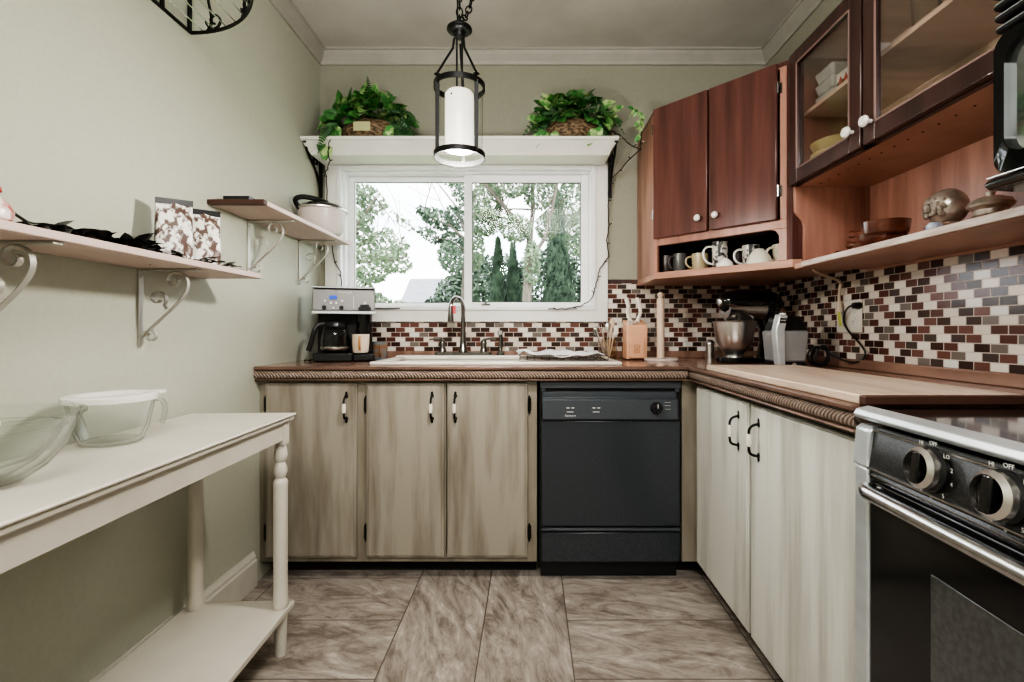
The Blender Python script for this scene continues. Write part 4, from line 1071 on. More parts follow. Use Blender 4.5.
MB().box(XL+.001, -.945, 1.760, 2.58, 1.507, 1.525).build('board', PINKW, us, bev=.002)
MB().box(XL+.001, -.945, 1.738, 1.760, 1.507, 1.5255).build('dark_end', DARKW, us, bev=.002)
scroll_bracket(1.44, 1.240, -.975, 'pewter scroll bracket under the far end of the lower shelf')
scroll_bracket(.99, 1.240, -.955, 'pewter scroll bracket under the near part of the lower shelf')
scroll_bracket(1.994, 1.507, -.965, 'pewter scroll bracket under the near end of the upper shelf')
scroll_bracket(2.434, 1.507, -.965, 'pewter scroll bracket under the far end of the upper shelf')

# coffee bags
def bag(loc, w, dp, h, lab, rz):
    t = thing('coffee_bag', lab, 'bag', loc); x, y, z = loc
    vs = []; fs = []; lv = 8; n = 24
    for L_ in range(lv+1):
        t_ = L_/lv; ww = w*(1-.06*t_); dd = dp*max(1-t_**1.6, .03)
        for k in range(n):
            a = 2*PI*k/n; cx_ = math.copysign(abs(math.cos(a))**.45, math.cos(a)); sy_ = math.copysign(abs(math.sin(a))**.45, math.sin(a))
            vs.append((x+dd*cx_+.003*math.sin(9*t_+k), y+ww*sy_, z+h*t_))
    for L_ in range(lv):
        for k in range(n): fs.append((L_*n+k, L_*n+(k+1)%n, (L_+1)*n+(k+1)%n, (L_+1)*n+k))
    fs.append(tuple(range(n-1,-1,-1))); fs.append(tuple(lv*n+k for k in range(n)))
    MB().add(vs, fs).build('pouch', BAGM, t, ang=60)
    MB().box(x-.004, x+.004, y-w*.98, y+w*.98, z+h-.012, z+h+.006).build('tin_tie', BLKPL, t, bev=.001)
    # dark side gusset
    m = MB().add([(x+dp*.95, y-w*.98, z+.004), (x, y-w*.97, z+h), (x-dp*.95, y-w*.98, z+.004), (x+dp*.2,y-w*1.02,z+h*.4)], [(0,1,3),(1,2,3),(2,0,3)])
    m.build('side_gusset', mat('gusset_dark', (.05,.035,.03), .5), t)
    t.rotation_euler = (0,0,rz)
bag((-1.058, 1.455, 1.2585), .047, .034, .185, 'printed white coffee bag nearer the camera on the lower shelf', math.radians(-55))
bag((-1.045, 1.567, 1.2585), .046, .034, .180, 'printed white coffee bag standing behind the other on the lower shelf', math.radians(-50))

def leaf(mb, p, dr_, up, ln, wd, curl=.2):
    dr_ = dr_.normalized(); s_ = dr_.cross(up)
    if s_.length < 1e-4: s_ = dr_.orthogonal()
    s_.normalize(); nn = s_.cross(dr_)
    st_ = [(0,.0),(.10,.32),(.30,.5),(.55,.46),(.80,.26),(1,0)]
    vs = []; 
    for t_, w_ in st_:
        c_ = p + dr_*ln*t_ - nn*curl*ln*t_*t_
        vs += [c_ - s_*wd*w_ + nn*wd*w_*.25, c_, c_ + s_*wd*w_ + nn*wd*w_*.25]
    fs = []
    for i in range(5): a = i*3; fs += [(a,a+1,a+4,a+3),(a+1,a+2,a+5,a+4)]
    mb.add(vs, fs)
def rv(s=1): return Vector((random.uniform(-s,s), random.uniform(-s,s), random.uniform(-s,s)))
# dark leaf garland along the lower shelf
gl = thing('leaf_garland', 'dark artificial leaf garland lying along the lower wall shelf', 'garland', (-1.0, 1.2, 1.2585))
path = [Vector((-1.045+.02*math.sin(i*1.3), .93+.0535*i, 1.264+.004*math.sin(i*2.1))) for i in range(12)]
path = [Vector((-1.03,.96,1.30)), Vector((-1.02,.99,1.28))] + path[2:]
MB().tube(path, .003, 6).build('stem', TWIG, gl)
m = MB()
for i in range(150):
    k = 2 + i % (len(path)-4); p_ = path[k] + Vector((random.uniform(-.02,.045), random.uniform(-.03,.03), random.uniform(.002,.012)))
    leaf(m, p_, Vector((random.uniform(-.4,1), random.uniform(-1,1), random.uniform(.0,.7))), Vector((random.uniform(-.5,.5),0,1)), random.uniform(.036,.050), random.uniform(.026,.034), random.uniform(.2,.8))
for i in range(16):
    p_ = Vector((random.uniform(-1.0,-.965), random.uniform(1.42,1.62), 1.262))
    leaf(m, p_, Vector((random.uniform(.0,.5), random.uniform(-.2,1), random.uniform(.2,.6))), Vector((0,0,1)), .055, .026, .3)
m.build('leaves', LEAFD, gl, normals=False)
# painted jar at the near end
pj = thing('painted_jar', 'red and white painted round jar at the near end of the lower shelf', 'jar', (-1.03, .918, 1.2585))
MB().lathe([(0,0),(.030,0),(.042,.012),(.044,.028),(.036,.045),(.022,.058),(.020,.062),(0,.062)], (-1.03,.918,1.2585), 28).build('jar_body', PAINTJ, pj)
MB().lathe([(.018,.060),(.027,.066),(.026,.074),(0,.077)], (-1.03,.918,1.2585), 24).build('lid', RED, pj)
# upper shelf items
sbx = tag(MB().box(-1.115, -1.02, 1.775, 1.84, 1.526, 1.548).build('small_box', BLKPL, bev=.002), 'small flat black box on the near end of the upper shelf', 'box')
pot = thing('crock_pot', 'white serving pot with a black handled lid on the upper shelf', 'pot', (-1.02, 2.40, 1.526))
MB().lathe([(0,0),(.080,0),(.090,.010),(.105,.07),(.112,.115),(.108,.118),(.10,.07),(0,.012)], (-1.02,2.40,1.526), 36).build('pot_body', mat('pale_pot', (.62,.56,.53), .35), pot)
ld = MB().lathe([(.113,.116),(.116,.124),(.098,.140),(.05,.156),(0,.160)], (-1.02,2.40,1.526), 36).build('lid', BLKGL, pot)
MB().lathe([(.112,.112),(.118,.116),(.118,.122),(.113,.124)], (-1.02,2.40,1.526), 36).build('steel_rim', STEEL, ld)
MB().tube(bez((-1.095,2.33,1.640),(-1.135,2.27,1.690),(-1.05,2.29,1.700),(-.985,2.38,1.676)), .012, 10).build('handle', BLKPL, ld)
tag(MB().lathe([(0,0),(.045,0),(.060,.008),(.058,.010),(0,.004)], (-1.03,2.235,1.526), 28).build('saucer', mat('pink_saucer', (.55,.22,.2), .3)), 'small pinkish red saucer beside the white pot on the upper shelf', 'saucer')

# ------------------------------------------------------------------ pot rack high on the left wall
pr0 = Vector((XL+.003, 1.262, 2.065))
rk = thing('pot_rack', 'black wrought iron half-moon pot rack high on the left wall', 'pot rack', pr0)
ra, rb_ = .392, .37
def hoop(z, k=1.0, n=40): return [Vector((pr0.x + rb_*k*math.sin(PI*i/n), pr0.y + ra*k*math.cos(PI*i/n), z)) for i in range(n+1)]
MB().strap(hoop(2.065), .010, .005, (0,0,1)).strap([Vector((pr0.x, pr0.y+ra, 2.065)), Vector((pr0.x, pr0.y-ra, 2.065))], .010, .006, (0,0,1)).strap(hoop(2.255), .010, .005, (0,0,1)).strap([Vector((pr0.x, pr0.y+ra, 2.255)), Vector((pr0.x, pr0.y-ra, 2.255))], .010, .006, (0,0,1)).build('hoop', BLACKM, rk)
m = MB()
for i in range(1, 8):
    x = pr0.x + rb_*i/8; yy = ra*math.sqrt(1-(i/8)**2); m.tube([(x, pr0.y+yy, 2.066), (x, pr0.y-yy, 2.066)], .0018, 6)
m.build('grid_wires', CHROME, rk)
for i in range(2, 39, 6):
    m = MB()
    a = PI*i/40; c_ = Vector((pr0.x + rb_*math.sin(a), pr0.y + ra*math.cos(a), 2.065))
    tgt = Vector((math.cos(a)*rb_, -math.sin(a)*ra, 0)).normalized()
    m.strap(bez(c_, c_+tgt*.05+Vector((0,0,.05)), c_-tgt*.03+Vector((0,0,.10)), c_+tgt*.02+Vector((0,0,.19)), 10), .008, .005, tgt.cross(Vector((0,0,1))))
    m.strap(spiral(c_+tgt*.028+Vector((0,0,.035)), .032, .008, PI, 1.3, tgt, (0,0,1), 22), .008, .004, tgt.cross(Vector((0,0,1))))
    m.strap(spiral(c_-tgt*.022+Vector((0,0,.145)), .028, .007, 0, 1.3, tgt, (0,0,1), 22), .008, .004, tgt.cross(Vector((0,0,1))))
    m.build('scroll', BLACKM, rk)
for q in (ra-.01, ra*.66, -ra*.66, -ra+.01):
    MB().strap([Vector((pr0.x+.003, pr0.y+q, 2.065)), Vector((pr0.x+.003, pr0.y+q, 2.255))], .014, .006, (0,1,0)).build('upright', BLACKM, rk)
m = MB().ball(Vector((-1.05, 1.44, 2.105)), .05, .9, 1.0, .7, 20)
tag(m.build('kettle_ball', BLKPL), 'dark round pan lid lying on the iron pot rack', 'lid'); bpy.data.objects['kettle_ball'].name = 'pan_lid'

# ------------------------------------------------------------------ side table
to = Vector((-1.128, 1.632, 0))
tb = thing('console_table', 'narrow cream painted console table with turned legs along the left wall', 'table', to)
W_, Lt, zt = .345, 1.16, .783
MB().box(to.x, to.x+W_, to.y-Lt, to.y, zt-.008, zt).box(to.x+.004, to.x+W_-.005, to.y-Lt+.004, to.y-.005, zt-.022, zt-.008).build('tabletop', TABLEP, tb, bev=.005, seg=3)
m = MB()
ax0, ax1, ay0, ay1 = to.x+.03, to.x+W_-.016, to.y-Lt+.030, to.y-.030
m.box(ax1-.018, ax1, ay0, ay1, zt-.080, zt-.022); m.box(ax0, ax0+.018, ay0, ay1, zt-.080, zt-.022)
m.box(ax0+.018, ax1-.018, ay1-.018, ay1, zt-.080, zt-.022); m.box(ax0+.018, ax1-.018, ay0, ay0+.018, zt-.080, zt-.022)
m.build('apron', TABLEP, tb, bev=.001)
MB().box(to.x+.002, to.x+W_-.004, to.y-Lt+.004, to.y-.004, .138, .156).build('lower_shelf', TABLEP, tb, bev=.003)
for x in (to.x+.040, to.x+W_-.032):
    for y in (to.y-.045, to.y-Lt+.045):
        m = MB().box(x-.019, x+.019, y-.019, y+.019, zt-.095, zt-.022)
        m.lathe([(.014,zt-.095),(.017,zt-.103),(.019,zt-.115),(.021,zt-.130),(.019,zt-.145),(.013,zt-.153),(.016,zt-.160),(.020,zt-.172),(.021,zt-.185),(.017,zt-.198),(.014,zt-.205),(.020,zt-.212),(.0225,zt-.220),(.0215,zt-.235),(.0215,.26),(.0225,.185),(.025,.176),(.025,.166),(.022,.156)], (x,y,0), 24)
        m.lathe([(.021,.138),(.020,.10),(.017,.02),(.015,0),(0,0)], (x,y,0), 20)
        m.build('leg', TABLEP, tb, ang=50)
tb.rotation_euler = (0,0,math.radians(1.6))

# glass mixing bowl & lidded batter bowl
gx, gy = -.985, .862
gbw = thing('mixing_bowl', 'large clear glass mixing bowl on the near end of the console table', 'bowl', (gx, gy, zt))
MB().lathe([(0,.004),(.050,.002),(.068,.004),(.098,.026),(.124,.060),(.140,.098),(.146,.118),(.153,.121),(.153,.126),(.145,.127),(.136,.098),(.119,.062),(.094,.031),(.062,.009),(0,.007)], (gx,gy,zt), 56).build('bowl_body', GLASSB, gbw, ang=60)
gb2 = thing('mixing_bowl', 'slightly smaller clear glass bowl nested inside the large mixing bowl', 'bowl', (gx, gy, zt+.012))
MB().lathe([(0,.002),(.045,.002),(.084,.028),(.108,.060),(.120,.086),(.127,.089),(.127,.092),(.118,.092),(.103,.060),(.08,.032),(0,.006)], (gx,gy,zt+.010), 56).build('bowl_body', GLASSB, gb2, ang=60)
bxx, byy = -1.022, 1.195
bb_ = thing('batter_bowl', 'clear glass batter bowl with white lid and handle on the console table', 'bowl', (bxx, byy, zt))
MB().lathe([(0,.003),(.050,.001),(.062,.006),(.074,.04),(.082,.085),(.087,.108),(.083,.108),(.077,.085),(.068,.04),(.056,.012),(0,.009)], (bxx,byy,zt), 48).build('bowl_body', GLASSB, bb_, ang=60)
MB().lathe([(.089,.104),(.093,.106),(.093,.118),(.087,.121),(.066,.120),(.062,.116),(0,.115)], (bxx,byy,zt), 48).box(bxx+.030,bxx+.055,byy+.080,byy+.105,zt+.112,zt+.120).build('lid', WHITEC, bb_, ang=60)
dh = Vector((.62,.78,0)).normalized(); pb = Vector((bxx,byy,zt))
MB().strap(bez(pb+dh*.088+Vector((0,0,.098)), pb+dh*.112+Vector((0,0,.104)), pb+dh*.112+Vector((0,0,.06)), pb+dh*.100+Vector((0,0,.035)), 12), .022, .008, dh.cross(Vector((0,0,1)))).build('handle', GLASSB, bb_, ang=60)
ds = Vector((-.1,-1,0)).normalized()
MB().tube([pb+ds*.075+Vector((0,0,.05)), pb+ds*.098+Vector((0,0,.085)), pb+ds*.115+Vector((0,0,.102))], [.012,.018,.022], 12, caps=False).build('spout', GLASSB, bb_, ang=60)

# ------------------------------------------------------------------ pendant
PX, PY = -.212, 1.47
pe = thing('pendant_light', 'black iron lantern pendant with frosted candle shade hanging before the window', 'lamp', (PX, PY, 1.575))
MB().lathe([(0,.0),(.007,.0),(.009,-.008),(.030,-.012),(.037,-.018),(.038,-.024),(.032,-.029),(.018,-.031),(.016,-.046),(0,-.047)], (PX,PY,1.985), 28).build('cap', BLACKM, pe, ang=60)
for z in (1.790, 1.583):
    MB().lathe([(.073,-.008),(.077,-.008),(.077,.008),(.073,.008),(.073,-.008)], (PX,PY,z), 48).build('ring', BLACKM, pe)
ANG = [math.radians(q) for q in (217, 320, 88)]
for a in ANG:
    c_, s_ = math.cos(a), math.sin(a)
    MB().box(PX+c_*.073-.0055, PX+c_*.073+.0055, PY+s_*.073-.004, PY+s_*.073+.004, 1.583, 1.790).build('upright', BLACKM, pe)
for a in ANG:
    c_, s_ = math.cos(a), math.sin(a); m = MB()
    m.tube([(PX+c_*.018,PY+s_*.018,1.93),(PX+c_*.022,PY+s_*.022,1.90),(PX+c_*.072,PY+s_*.072,1.812)], .0035, 8)
    m.lathe([(.004,-.004),(.010,0),(.004,.004)], (PX+c_*.073,PY+s_*.073,1.806), 10)
    m.build('hanger_rod', BLACKM, pe)
for s_ in (-1,1): MB().tube([(PX+s_*.008,PY,1.94),(PX+s_*.008,PY,1.77)], .0028, 8).build('shade_rod', BLACKM, pe)
MB().lathe([(.069,1.586),(.071,1.79),(.069,1.79)], (PX,PY,0), 48).build('glass_cylinder', GLASSP, pe)
MB().lathe([(.041,1.600),(.043,1.605),(.043,1.765),(.038,1.773),(.012,1.775)], (PX,PY,0), 36).build('candle_shade', SHADE, pe)
MB().ball((PX-.018, PY-.040, 1.752), .003, seg=8).build('set_screw', BLACKM, pe)
def link(mb, c, ax, ay, ln=.020, wd=.009, r=.0022):
    c = Vector(c); ax = Vector(ax).normalized(); ay = Vector(ay).normalized()
    pts = [c + ax*ln*math.cos(2*PI*i/14)*.75 + ay*wd*math.sin(2*PI*i/14) for i in range(15)]
    mb.tube(pts, r, 6, caps=False)
m = MB()
for i in range(26):
    link(m, (PX, PY, 1.992+.0228*i), (0,0,1), (1,0,0) if i % 2 else (0,1,0))
m.build('chain', BLACKM, pe)
m = MB()
pts = bez((PX+.004,PY,1.995),(PX+.035,PY,1.985),(PX+.030,PY+.01,2.10),(PX+.085,PY+.02,2.20), 10) + bez((PX+.085,PY+.02,2.20),(PX+.13,PY+.03,2.30),(PX+.16,PY+.04,2.42),(PX+.20,PY+.05,ZC-.005), 16)[1:]
for i in range(len(pts)-1):
    c_ = (pts[i]+pts[i+1])/2; ax = pts[i+1]-pts[i]
    link(m, c_, ax, ax.cross(Vector((0,1,.1))) if i % 2 else Vector((0,1,0)), ax.length*.85)
m.build('swag_chain', BLACKM, pe)
MB().tube([(PX-.006,PY,1.985),(PX-.006,PY,ZC)], .0022, 6).build('lamp_cord', BLACKM, pe)
MB().lathe([(0,0),(.05,0),(.055,-.012),(.02,-.03),(0,-.032)], (PX,PY,ZC), 28).build('canopy', BLACKM, pe)

# ------------------------------------------------------------------ basket plants on the ledge
def frond(mb, pts, ll, w=.010):
    n_ = len(pts)
    for i in range(1, n_):
        t_ = (pts[i]-pts[i-1]).normalized(); side = t_.cross(Vector((0,1,.3))).normalized(); k = math.sin(PI*min(1,(i/n_)*.9+.12))
        for s_ in (1,-1): leaf(mb, pts[i], side*s_+t_*.35, Vector((0,-1,.4)), ll*k, w, .1)
    mb.tube(pts, .0018, 5)
def plant(cx, cy, label, seed, trail_l, trail_r, fr):
    random.seed(seed)
    z = 2.031
    t = thing('basket_plant', label, 'plant', (cx, cy, z))
    MB().lathe([(0,0),(.085,0),(.10,.010)] + [(.112+.004*(i%2)+.02*math.sin(i/7*PI), .016+.011*i) for i in range(8)] + [(.118,.098),(.105,.098),(.10,.03),(0,.03)], (cx,cy,z), 36, 1.12, .80).build('basket', WICKER, t)
    m1, m2 = MB(), MB()
    for i in range(150):
        a = random.uniform(0, 2*PI); e_ = random.uniform(.05, 1.45)
        n_ = Vector((math.cos(a)*math.cos(e_), math.sin(a)*math.cos(e_), math.sin(e_)))
        p_ = Vector((cx,cy,z+.085)) + Vector((n_.x*.215, n_.y*.085, n_.z*.135+ .02*random.random()))*random.uniform(.75,1.05)
        dd_ = (n_ + rv(.6) + Vector((0,-.4,-.35)))
        leaf(m1 if random.random() < .62 else m2, p_, dd_, (n_+Vector((0,-.8,.3))), random.uniform(.055,.082), random.uniform(.050,.070), .25)
    for k, (tx_, tz_) in enumerate(trail_l + trail_r):
        p_ = Vector((cx+tx_, cy-.085, z+tz_))
        for j in range(3): leaf(m1 if j % 2 else m2, p_+rv(.014), Vector((random.uniform(-.6,.6), -.3, -1)), Vector((0,-1,.3)), .056, .046, .2)
    for mm_ in (m1, m2):
        for v in mm_.v: v.y = min(v.y, YB-.004)
    m1.build('ivy_leaves', LEAF, t, normals=False); m2.build('variegated_leaves', LEAFV, t, normals=False)
    m3 = MB()
    for f_ in fr:
        pts = bez(*[Vector((cx+q[0], cy-.05+q[2], z+q[1])) for q in f_], n=16); frond(m3, pts, .026)
    for v in m3.v: v.y = min(v.y, YB-.004)
    m3.build('fern_fronds', FERN, t, normals=False)
    return t
pl1 = plant(-.835, 2.565, 'ivy and fern arrangement in a brown basket, left end of the window ledge', 3,
      [(-.17,.03),(-.19,.0),(-.205,-.03),(-.20,-.055),(-.16,.06)], [(.09,.02),(.13,.05)],
      [[(.02,.12,0),(.12,.20,0),(.20,.17,0),(.245,.07,0)], [(.05,.06,0),(.12,.12,0),(.20,.08,0),(.26,.012,0)], [(.08,.05,0),(.14,.05,0),(.2,.04,0),(.24,.008,0)],
       [(-.12,.05,-.08),(-.17,.05,-.09),(-.20,.0,-.09),(-.215,-.09,-.09)], [(-.10,.12,0),(-.06,.18,0),(-.03,.19,0),(0,.16,0)], [(0,.14,0),(0,.2,0),(.005,.27,0),(0,.33,0)]])
MB().box(-.885,-.800,2.447,2.452,2.058,2.104).build('basket_label', WICKL, pl1, bev=.001)
plant(.225, 2.565, 'trailing ivy arrangement in a brown basket, right end of the window ledge', 11,
      [(-.15,.03),(-.17,.012),(-.10,.03)], [(.08,.02),(.10,.05)],
      [[(-.06,.12,0),(-.13,.20,0),(-.20,.14,0),(-.27,.008,0)], [(-.04,.10,0),(-.10,.14,0),(-.18,.08,0),(-.22,.01,0)], [(.02,.15,0),(.05,.23,0),(.10,.23,0),(.15,.19,0)],
       [(.04,.14,0),(.12,.20,0),(.20,.16,0),(.255,.03,-.02)], [(.08,.10,0),(.14,.11,0),(.16,.07,0),(.17,.012,0)]])

# wire light strings
def string(pts, name, label):
    t = thing(name, label, 'string lights', pts[0])
    P_ = [Vector(p_) for p_ in pts]; fine = []
    for a_, b_ in zip(P_, P_[1:]):
        for i in range(4): fine.append(a_.lerp(b_, i/4) + rv(.0035))
    fine.append(P_[-1])
    MB().tube(fine, .0028, 6).build('wire', TWIG, t)
    for i in range(3, len(fine)-1, 5):
        d_ = Vector((random.choice((-1,1))*.8, -.5, random.uniform(-.3,.8))).normalized()
        sk_ = MB().tube([fine[i], fine[i]+d_*.018], .0025, 6).build('socket', TWIG, t); MB().ball(fine[i]+d_*.022, .0032, seg=6).build('bulb', BULB, sk_)
yw = YB-.040
string([at(641,128,2.36), at(640,150,2.42), at(630,158,2.52), at(622,168,2.60), at(612,178,yw), at(609,190,yw), at(608,205,yw), at(609,225,yw), at(606,240,yw), at(609,257,yw), at(600,268,yw), at(597,280,yw), at(594,292,yw), at(589,302,yw-.01), at(580,306,yw-.01), at(566,309,yw-.01), at(548,309,yw-.01)],
       'light_string', 'dark mini light string trailing down the right side of the window')
string([at(640,150,2.40), at(632,146,2.44), at(625,140,2.46), at(618,134,2.47), at(610,131,2.5)], 'light_string', 'short dark wire looping from the right basket towards the cabinet')
string([at(330,140,2.425), at(328,152,2.43), at(330,160,2.5), at(326,172,yw), at(327,190,yw), at(329,225,yw), at(333,250,yw), at(335,262,yw), at(341,272,yw), at(342,290,yw), at(352,306,yw-.01), at(372,309,yw-.01), at(400,308,yw-.01)],
       'light_string', 'dark mini light string hanging down the left side of the window')
# trailing ivy wire between ledge and cabinet
random.seed(5)
m = MB(); ivp = bez(at(628,120,2.5), at(634,100,2.5), at(642,110,2.40), at(640,135,2.32), 10)
m.tube(ivp, .002, 5)
for p_ in ivp[2:]: 
    for j in range(2): leaf(m, p_, rv(1)+Vector((0,-.5,-.6)), Vector((0,-1,.2)), .036, .022, .2)
tag(m.build('ivy_sprig', LEAFV, normals=False), 'single ivy sprig draping between the ledge and the corner cabinet', 'plant')

# ------------------------------------------------------------------ outside
struct(MB().box(-60, 60, 3.2, 90, -.75, -.65).build('ground_lawn', GRASS, smooth=False)).name = 'floor_outside'
def cloud(mb, blobs, n, size):
    tot = sum(b[3]*b[4]*b[5] for b in blobs) if blobs else 1
    for (x,y,z,rx,ry,rz) in blobs:
        k = int(n * (rx*ry*rz)/tot)
        for i in range(k):
            v = rv(1)
            while v.length > 1: v = rv(1)
            v = v.normalized() * (v.length**.45)
            p_ = Vector((x+v.x*rx, y+v.y*ry, z+v.z*rz)); a_ = rv(1).normalized(); b_ = a_.orthogonal().normalized(); s_ = size*random.uniform(.5,1.2)
            mb.add([p_-a_*s_, p_+b_*s_*.55, p_+a_*s_, p_-b_*s_*.55], [(0,1,2,3)])
def branches(mb, p0, d0, ln, r, depth):
    n_ = 4; pts = [Vector(p0)]; dd_ = Vector(d0).normalized()
    for i in range(n_): dd_ = (dd_ + rv(.16)).normalized(); pts.append(pts[-1] + dd_*ln/n_)
    mb.tube(pts, [r*(1-.5*i/n_) for i in range(n_+1)], 6)
    tips = [pts[-1]]
    if depth > 0:
        for k in range(3):
            q = pts[random.randint(2, n_)]; tips += branches(mb, q, dd_ + rv(.75), ln*.65, r*.5, depth-1)
    return tips
def tree(name, label, x, y, h, tr, spread, leafm, nleaf, size, crown, seed, group=None, lean=0):
    random.seed(seed); g = -.65
    t = thing(name, label, 'tree', (x, y, g))
    m = MB(); tips = []
    mid = Vector((x+lean*.5, y, g+h*.45))
    m.tube([(x,y,g), (x+lean*.2,y,g+h*.2), tuple(mid)], [tr*1.15, tr, tr*.85], 10)
    for k in range(5): tips += branches(m, mid - Vector((0,0,h*.06*k)), Vector((math.cos(k*2.4)*spread, math.sin(k*2.4)*spread, .9)), h*.33, tr*.5, 2)
    m.build('trunk', BARK, t)
    m = MB(); bl_ = [(p_.x, p_.y, p_.z, crown*random.uniform(.6,1.1), crown*random.uniform(.6,1.1), crown*random.uniform(.4,.8)) for p_ in tips]
    cloud(m, bl_, nleaf, size)
    m.build('crown', leafm, t, smooth=False, normals=False)
def shrub(name, label, blobs, leafm, n, size, seed, cat='shrub'):
    random.seed(seed); x, y = blobs[0][0], blobs[0][1]
    t = thing(name, label, cat, (x, y, -.65))
    MB().tube([(x,y,-.65),(x,y,blobs[0][2])], [.06,.03], 8).build('stem', BARK, t)
    m = MB(); cloud(m, blobs, n, size); m.build('foliage', leafm, t, smooth=False, normals=False)
def conifer(label, px, ptop, Y, wpx, seed):
    random.seed(seed); top = at(px, ptop, Y); g = -.65; H = top.z-g; R = wpx*Y/F/2
    t = thing('arborvitae', label, 'tree', (top.x, Y, g))
    MB().tube([(top.x,Y,g),(top.x,Y,g+H*.5)], [.07,.04], 8).build('trunk', BARK, t)
    m = MB()
    m.lathe([(0,g+.1),(R*.6,g+.3),(R*.7,g+H*.3),(R*.42,g+H*.62),(R*.12,g+H*.86),(0,g+H*.9)], (top.x,Y,0), 16)
    for i in range(3800):
        u = random.random(); zz = g+.15+(H-.15)*(1-(1-u)**.8)
        fr_ = (zz-g)/H; rr_ = R*(1-fr_)**.75*(1.0 if fr_ > .25 else .75+fr_)*random.uniform(.85,1.1)*(1+.12*math.sin(fr_*17+i%5))
        a = random.uniform(0,2*PI); p_ = Vector((top.x+rr_*math.cos(a), Y+rr_*math.sin(a), zz))
        up_ = Vector((math.cos(a)*.35,math.sin(a)*.35,1)).normalized(); b_ = Vector((-math.sin(a),math.cos(a),0)); s_ = random.uniform(.07,.16)
        m.add([p_, p_+b_*s_*.35+up_*s_*.5, p_+up_*s_*1.3, p_-b_*s_*.35+up_*s_*.5], [(0,1,2,3)])
    m.build('foliage', TL3, t, smooth=False, normals=False)
conifer('tallest pointed arborvitae seen through the right window pane', 558, 194, 14, 50, 1)
conifer('left one of the two short pointed arborvitae outside', 498, 242, 12, 29, 2)
conifer('right one of the two short pointed arborvitae outside', 513, 246, 12.9, 28, 4)
def limb_tree(name, label, limbs, blobs, leafm, n, size, seed, Y):
    """limbs: list of (pixel path, radius); blobs: (px, py, half width, half height) at distance Y"""
    random.seed(seed); p0 = at(*limbs[0][0][0], Y)
    t = thing(name, label, 'tree', (p0.x, Y, -.65)); m = MB()
    for k, (path, r) in enumerate(limbs):
        pts = [at(px, py, Y + .15*i*((-1)**k)*(k > 0)) for i, (px, py) in enumerate(path)]
        if k == 0: pts = [Vector((pts[0].x, Y, -.65))] + pts
        m.tube(pts, [r*(1-.6*i/len(pts)) for i in range(len(pts))], 8)
        if k > 0:
            for q in pts[1:]: branches(m, q, rv(1)+Vector((0,0,.5)), .9, r*.4, 1)
    m.build('trunk', BARK, t)
    m = MB(); cloud(m, [(at(px,py,Y).x, Y+random.uniform(-.5,.5), at(px,py,Y).z, w_*Y/F, .7, h_*Y/F) for px,py,w_,h_ in blobs], n, size)
    m.build('crown', leafm, t, smooth=False, normals=False)
limb_tree('shade_tree', 'large grey-trunked shade tree outside the right window pane',
  [([(527,300),(529,262),(530,235)], .12), ([(530,240),(518,222),(503,205),(478,176)], .06), ([(530,238),(533,210),(532,172)], .06), ([(529,262),(545,238),(553,205),(560,170)], .05), ([(518,222),(496,216),(474,219)], .03)],
  [(486,200,17,20),(510,188,20,14),(540,190,18,18),(575,195,16,26),(487,225,16,12),(548,222,12,14),(578,232,12,22),(476,250,9,22),(516,232,16,12),(455,183,12,7),(532,265,8,22)], TL1, 6200, .060, 21, 10.5)
limb_tree('shade_tree', 'pale green leafy tree outside the left window pane',
  [([(350,310),(349,260),(352,235)], .05), ([(352,240),(364,215),(376,198)], .025), ([(350,255),(372,236),(392,230)], .02), ([(349,262),(376,262),(404,258)], .02)],
  [(357,205,13,20),(366,196,12,12),(362,232,18,18),(383,246,14,14),(398,262,12,12),(372,268,24,16),(395,215,8,3),(404,245,6,6)], TL1, 2300, .048, 9, 7.6)
limb_tree('shade_tree', 'tree whose branches reach left across the middle of the left pane',
  [([(463,305),(465,262),(466,230)], .05), ([(466,240),(450,226),(424,215)], .025), ([(466,235),(455,205),(440,186)], .02), ([(465,250),(450,240),(430,237)], .015)],
  [(455,215,12,10),(440,222,14,7),(452,240,14,10),(432,238,8,4),(428,216,8,4),(458,190,8,8),(455,262,10,14)], TL2, 2000, .05, 44, 8.6)
shrub('garden_shrub', 'rounded dark green shrub beside the centre of the window', [(-2.25,15,1.7,.75,.7,1.1), (-1.75,15.2,2.3,.65,.6,1.2), (-2.9,15,1.3,.6,.5,.8)], TL2, 5200, .08, 5)
shrub('garden_shrub', 'light green shrub low in the left window pane', [(-3.9,12,1.0,.75,.7,1.0), (-4.6,12.2,1.4,.8,.7,1.4), (-3.3,12.4,.9,.5,.5,.9)], TL1, 4600, .08, 6)
shrub('hedge', 'deep green hedge filling the view behind the arborvitae', [(-1.2,18.5,1.6,1.5,.6,2.4), (.6,18.8,1.6,1.7,.6,2.6), (2.4,18.6,1.8,1.4,.6,3.4)], TL2, 10000, .13, 8, 'hedge')
hs = thing('house', 'distant neighbouring house with a grey shingle roof, seen left of the shrub', 'house', (-6.0, 26, -.65))
MB().box(-6.9, -4.4, 26, 32, -.65, 1.9).build('walls', SIDING, hs)
MB().prism([(25.6,1.8),(29,4.1),(32.4,1.8)], -7.1, -4.2, 'x').build('roof', ROOFM, hs)

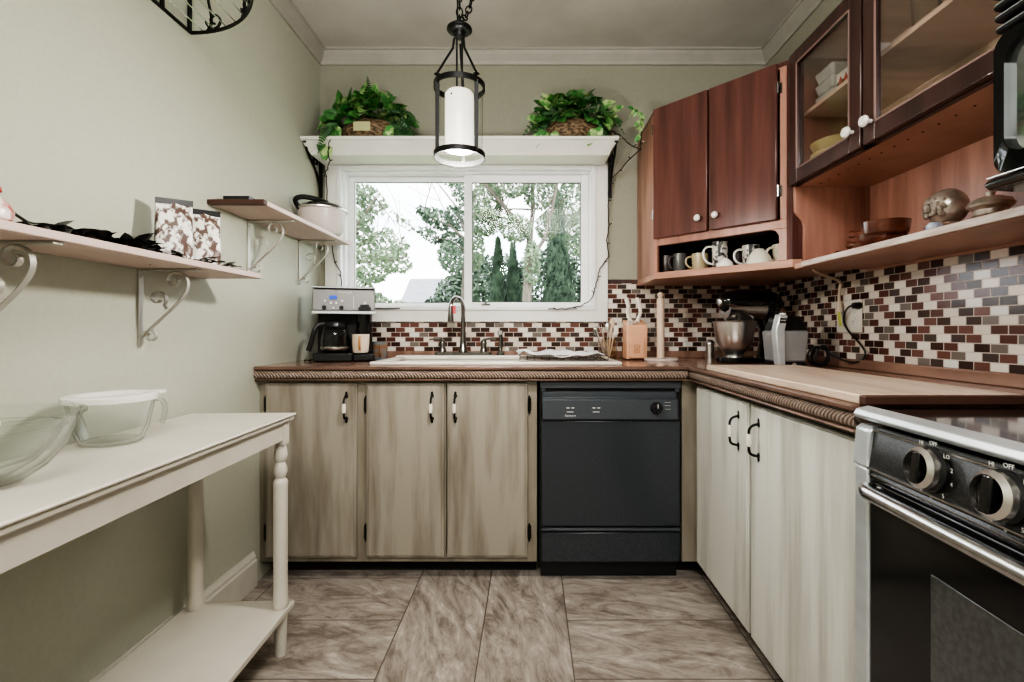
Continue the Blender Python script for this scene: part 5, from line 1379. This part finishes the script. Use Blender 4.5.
# ------------------------------------------------------------------ light
W = bpy.data.worlds.new('sky'); SC.world = W; W.use_nodes = True; nt = W.node_tree
bg = nt.nodes['Background']
tc = nt.nodes.new('ShaderNodeTexCoord'); mp = nt.nodes.new('ShaderNodeMapping'); mp.inputs['Scale'].default_value = (1,1,2.5)
nt.links.new(tc.outputs['Generated'], mp.inputs[0])
f = noise(nt, mp.outputs[0], 2.5, 5, .6)
nt.links.new(ramp(nt, f, [(.35, (.80,.90,1.0)), (.6, (1,1,1))]), bg.inputs[0])
bg.inputs[1].default_value = 3.4
def area(name, loc, rot, sx, sy, power, col, portal=False):
    l = bpy.data.lights.new(name, 'AREA'); l.shape = 'RECTANGLE'; l.size = sx; l.size_y = sy; l.energy = power; l.color = col
    if portal: l.cycles.is_portal = True
    o = bpy.data.objects.new(name, l); COL.objects.link(o); o.location = loc; o.rotation_euler = rot; return o
area('window_portal', (-.345, YB+.13, 1.56), (-PI/2, 0, 0), 1.38, .76, 1, (1,1,1), True)
area('ceiling_fill_light', (.05, -.75, ZC-.03), (math.radians(30), 0, 0), 1.3, .8, 66, (1, .965, .92))  # unseen fill panel added behind the camera to light the room
l = bpy.data.lights.new('pendant_bulb', 'POINT'); l.energy = 22; l.color = (1,.95,.88); l.shadow_soft_size = .04
o = bpy.data.objects.new('pendant_bulb', l); COL.objects.link(o); o.location = (PX, PY, 1.55)
l = bpy.data.lights.new('room_fill', 'POINT'); l.energy = 17; l.color = (1,.97,.94); l.shadow_soft_size = .25  # added fill point behind the camera, lifts ceiling and walls
o = bpy.data.objects.new('room_fill', l); COL.objects.link(o); o.location = (.0, -.15, 2.15)
s = bpy.data.lights.new('sun', 'SUN'); s.energy = 3.0; s.angle = .05
o = bpy.data.objects.new('sun', s); COL.objects.link(o); o.rotation_euler = (math.radians(48), math.radians(-25), 0)

# ------------------------------------------------------------------ camera
cam = bpy.data.cameras.new('camera'); co = bpy.data.objects.new('camera', cam); COL.objects.link(co)
co.location = (0, 0, CZ); co.rotation_euler = (PI/2, 0, 0)
cam.sensor_width = 36; cam.lens = 36 * F / 1024
cam.shift_x = (512 - CX) / 1024; cam.shift_y = (CY - 341) / 1024
cam.clip_start = .02
SC.camera = co
SC.view_settings.view_transform = 'AgX'
SC.view_settings.look = 'AgX - High Contrast'
SC.view_settings.exposure = 0.38
SC.cycles.use_denoising = True
SC.cycles.max_bounces = 10; SC.cycles.transparent_max_bounces = 24
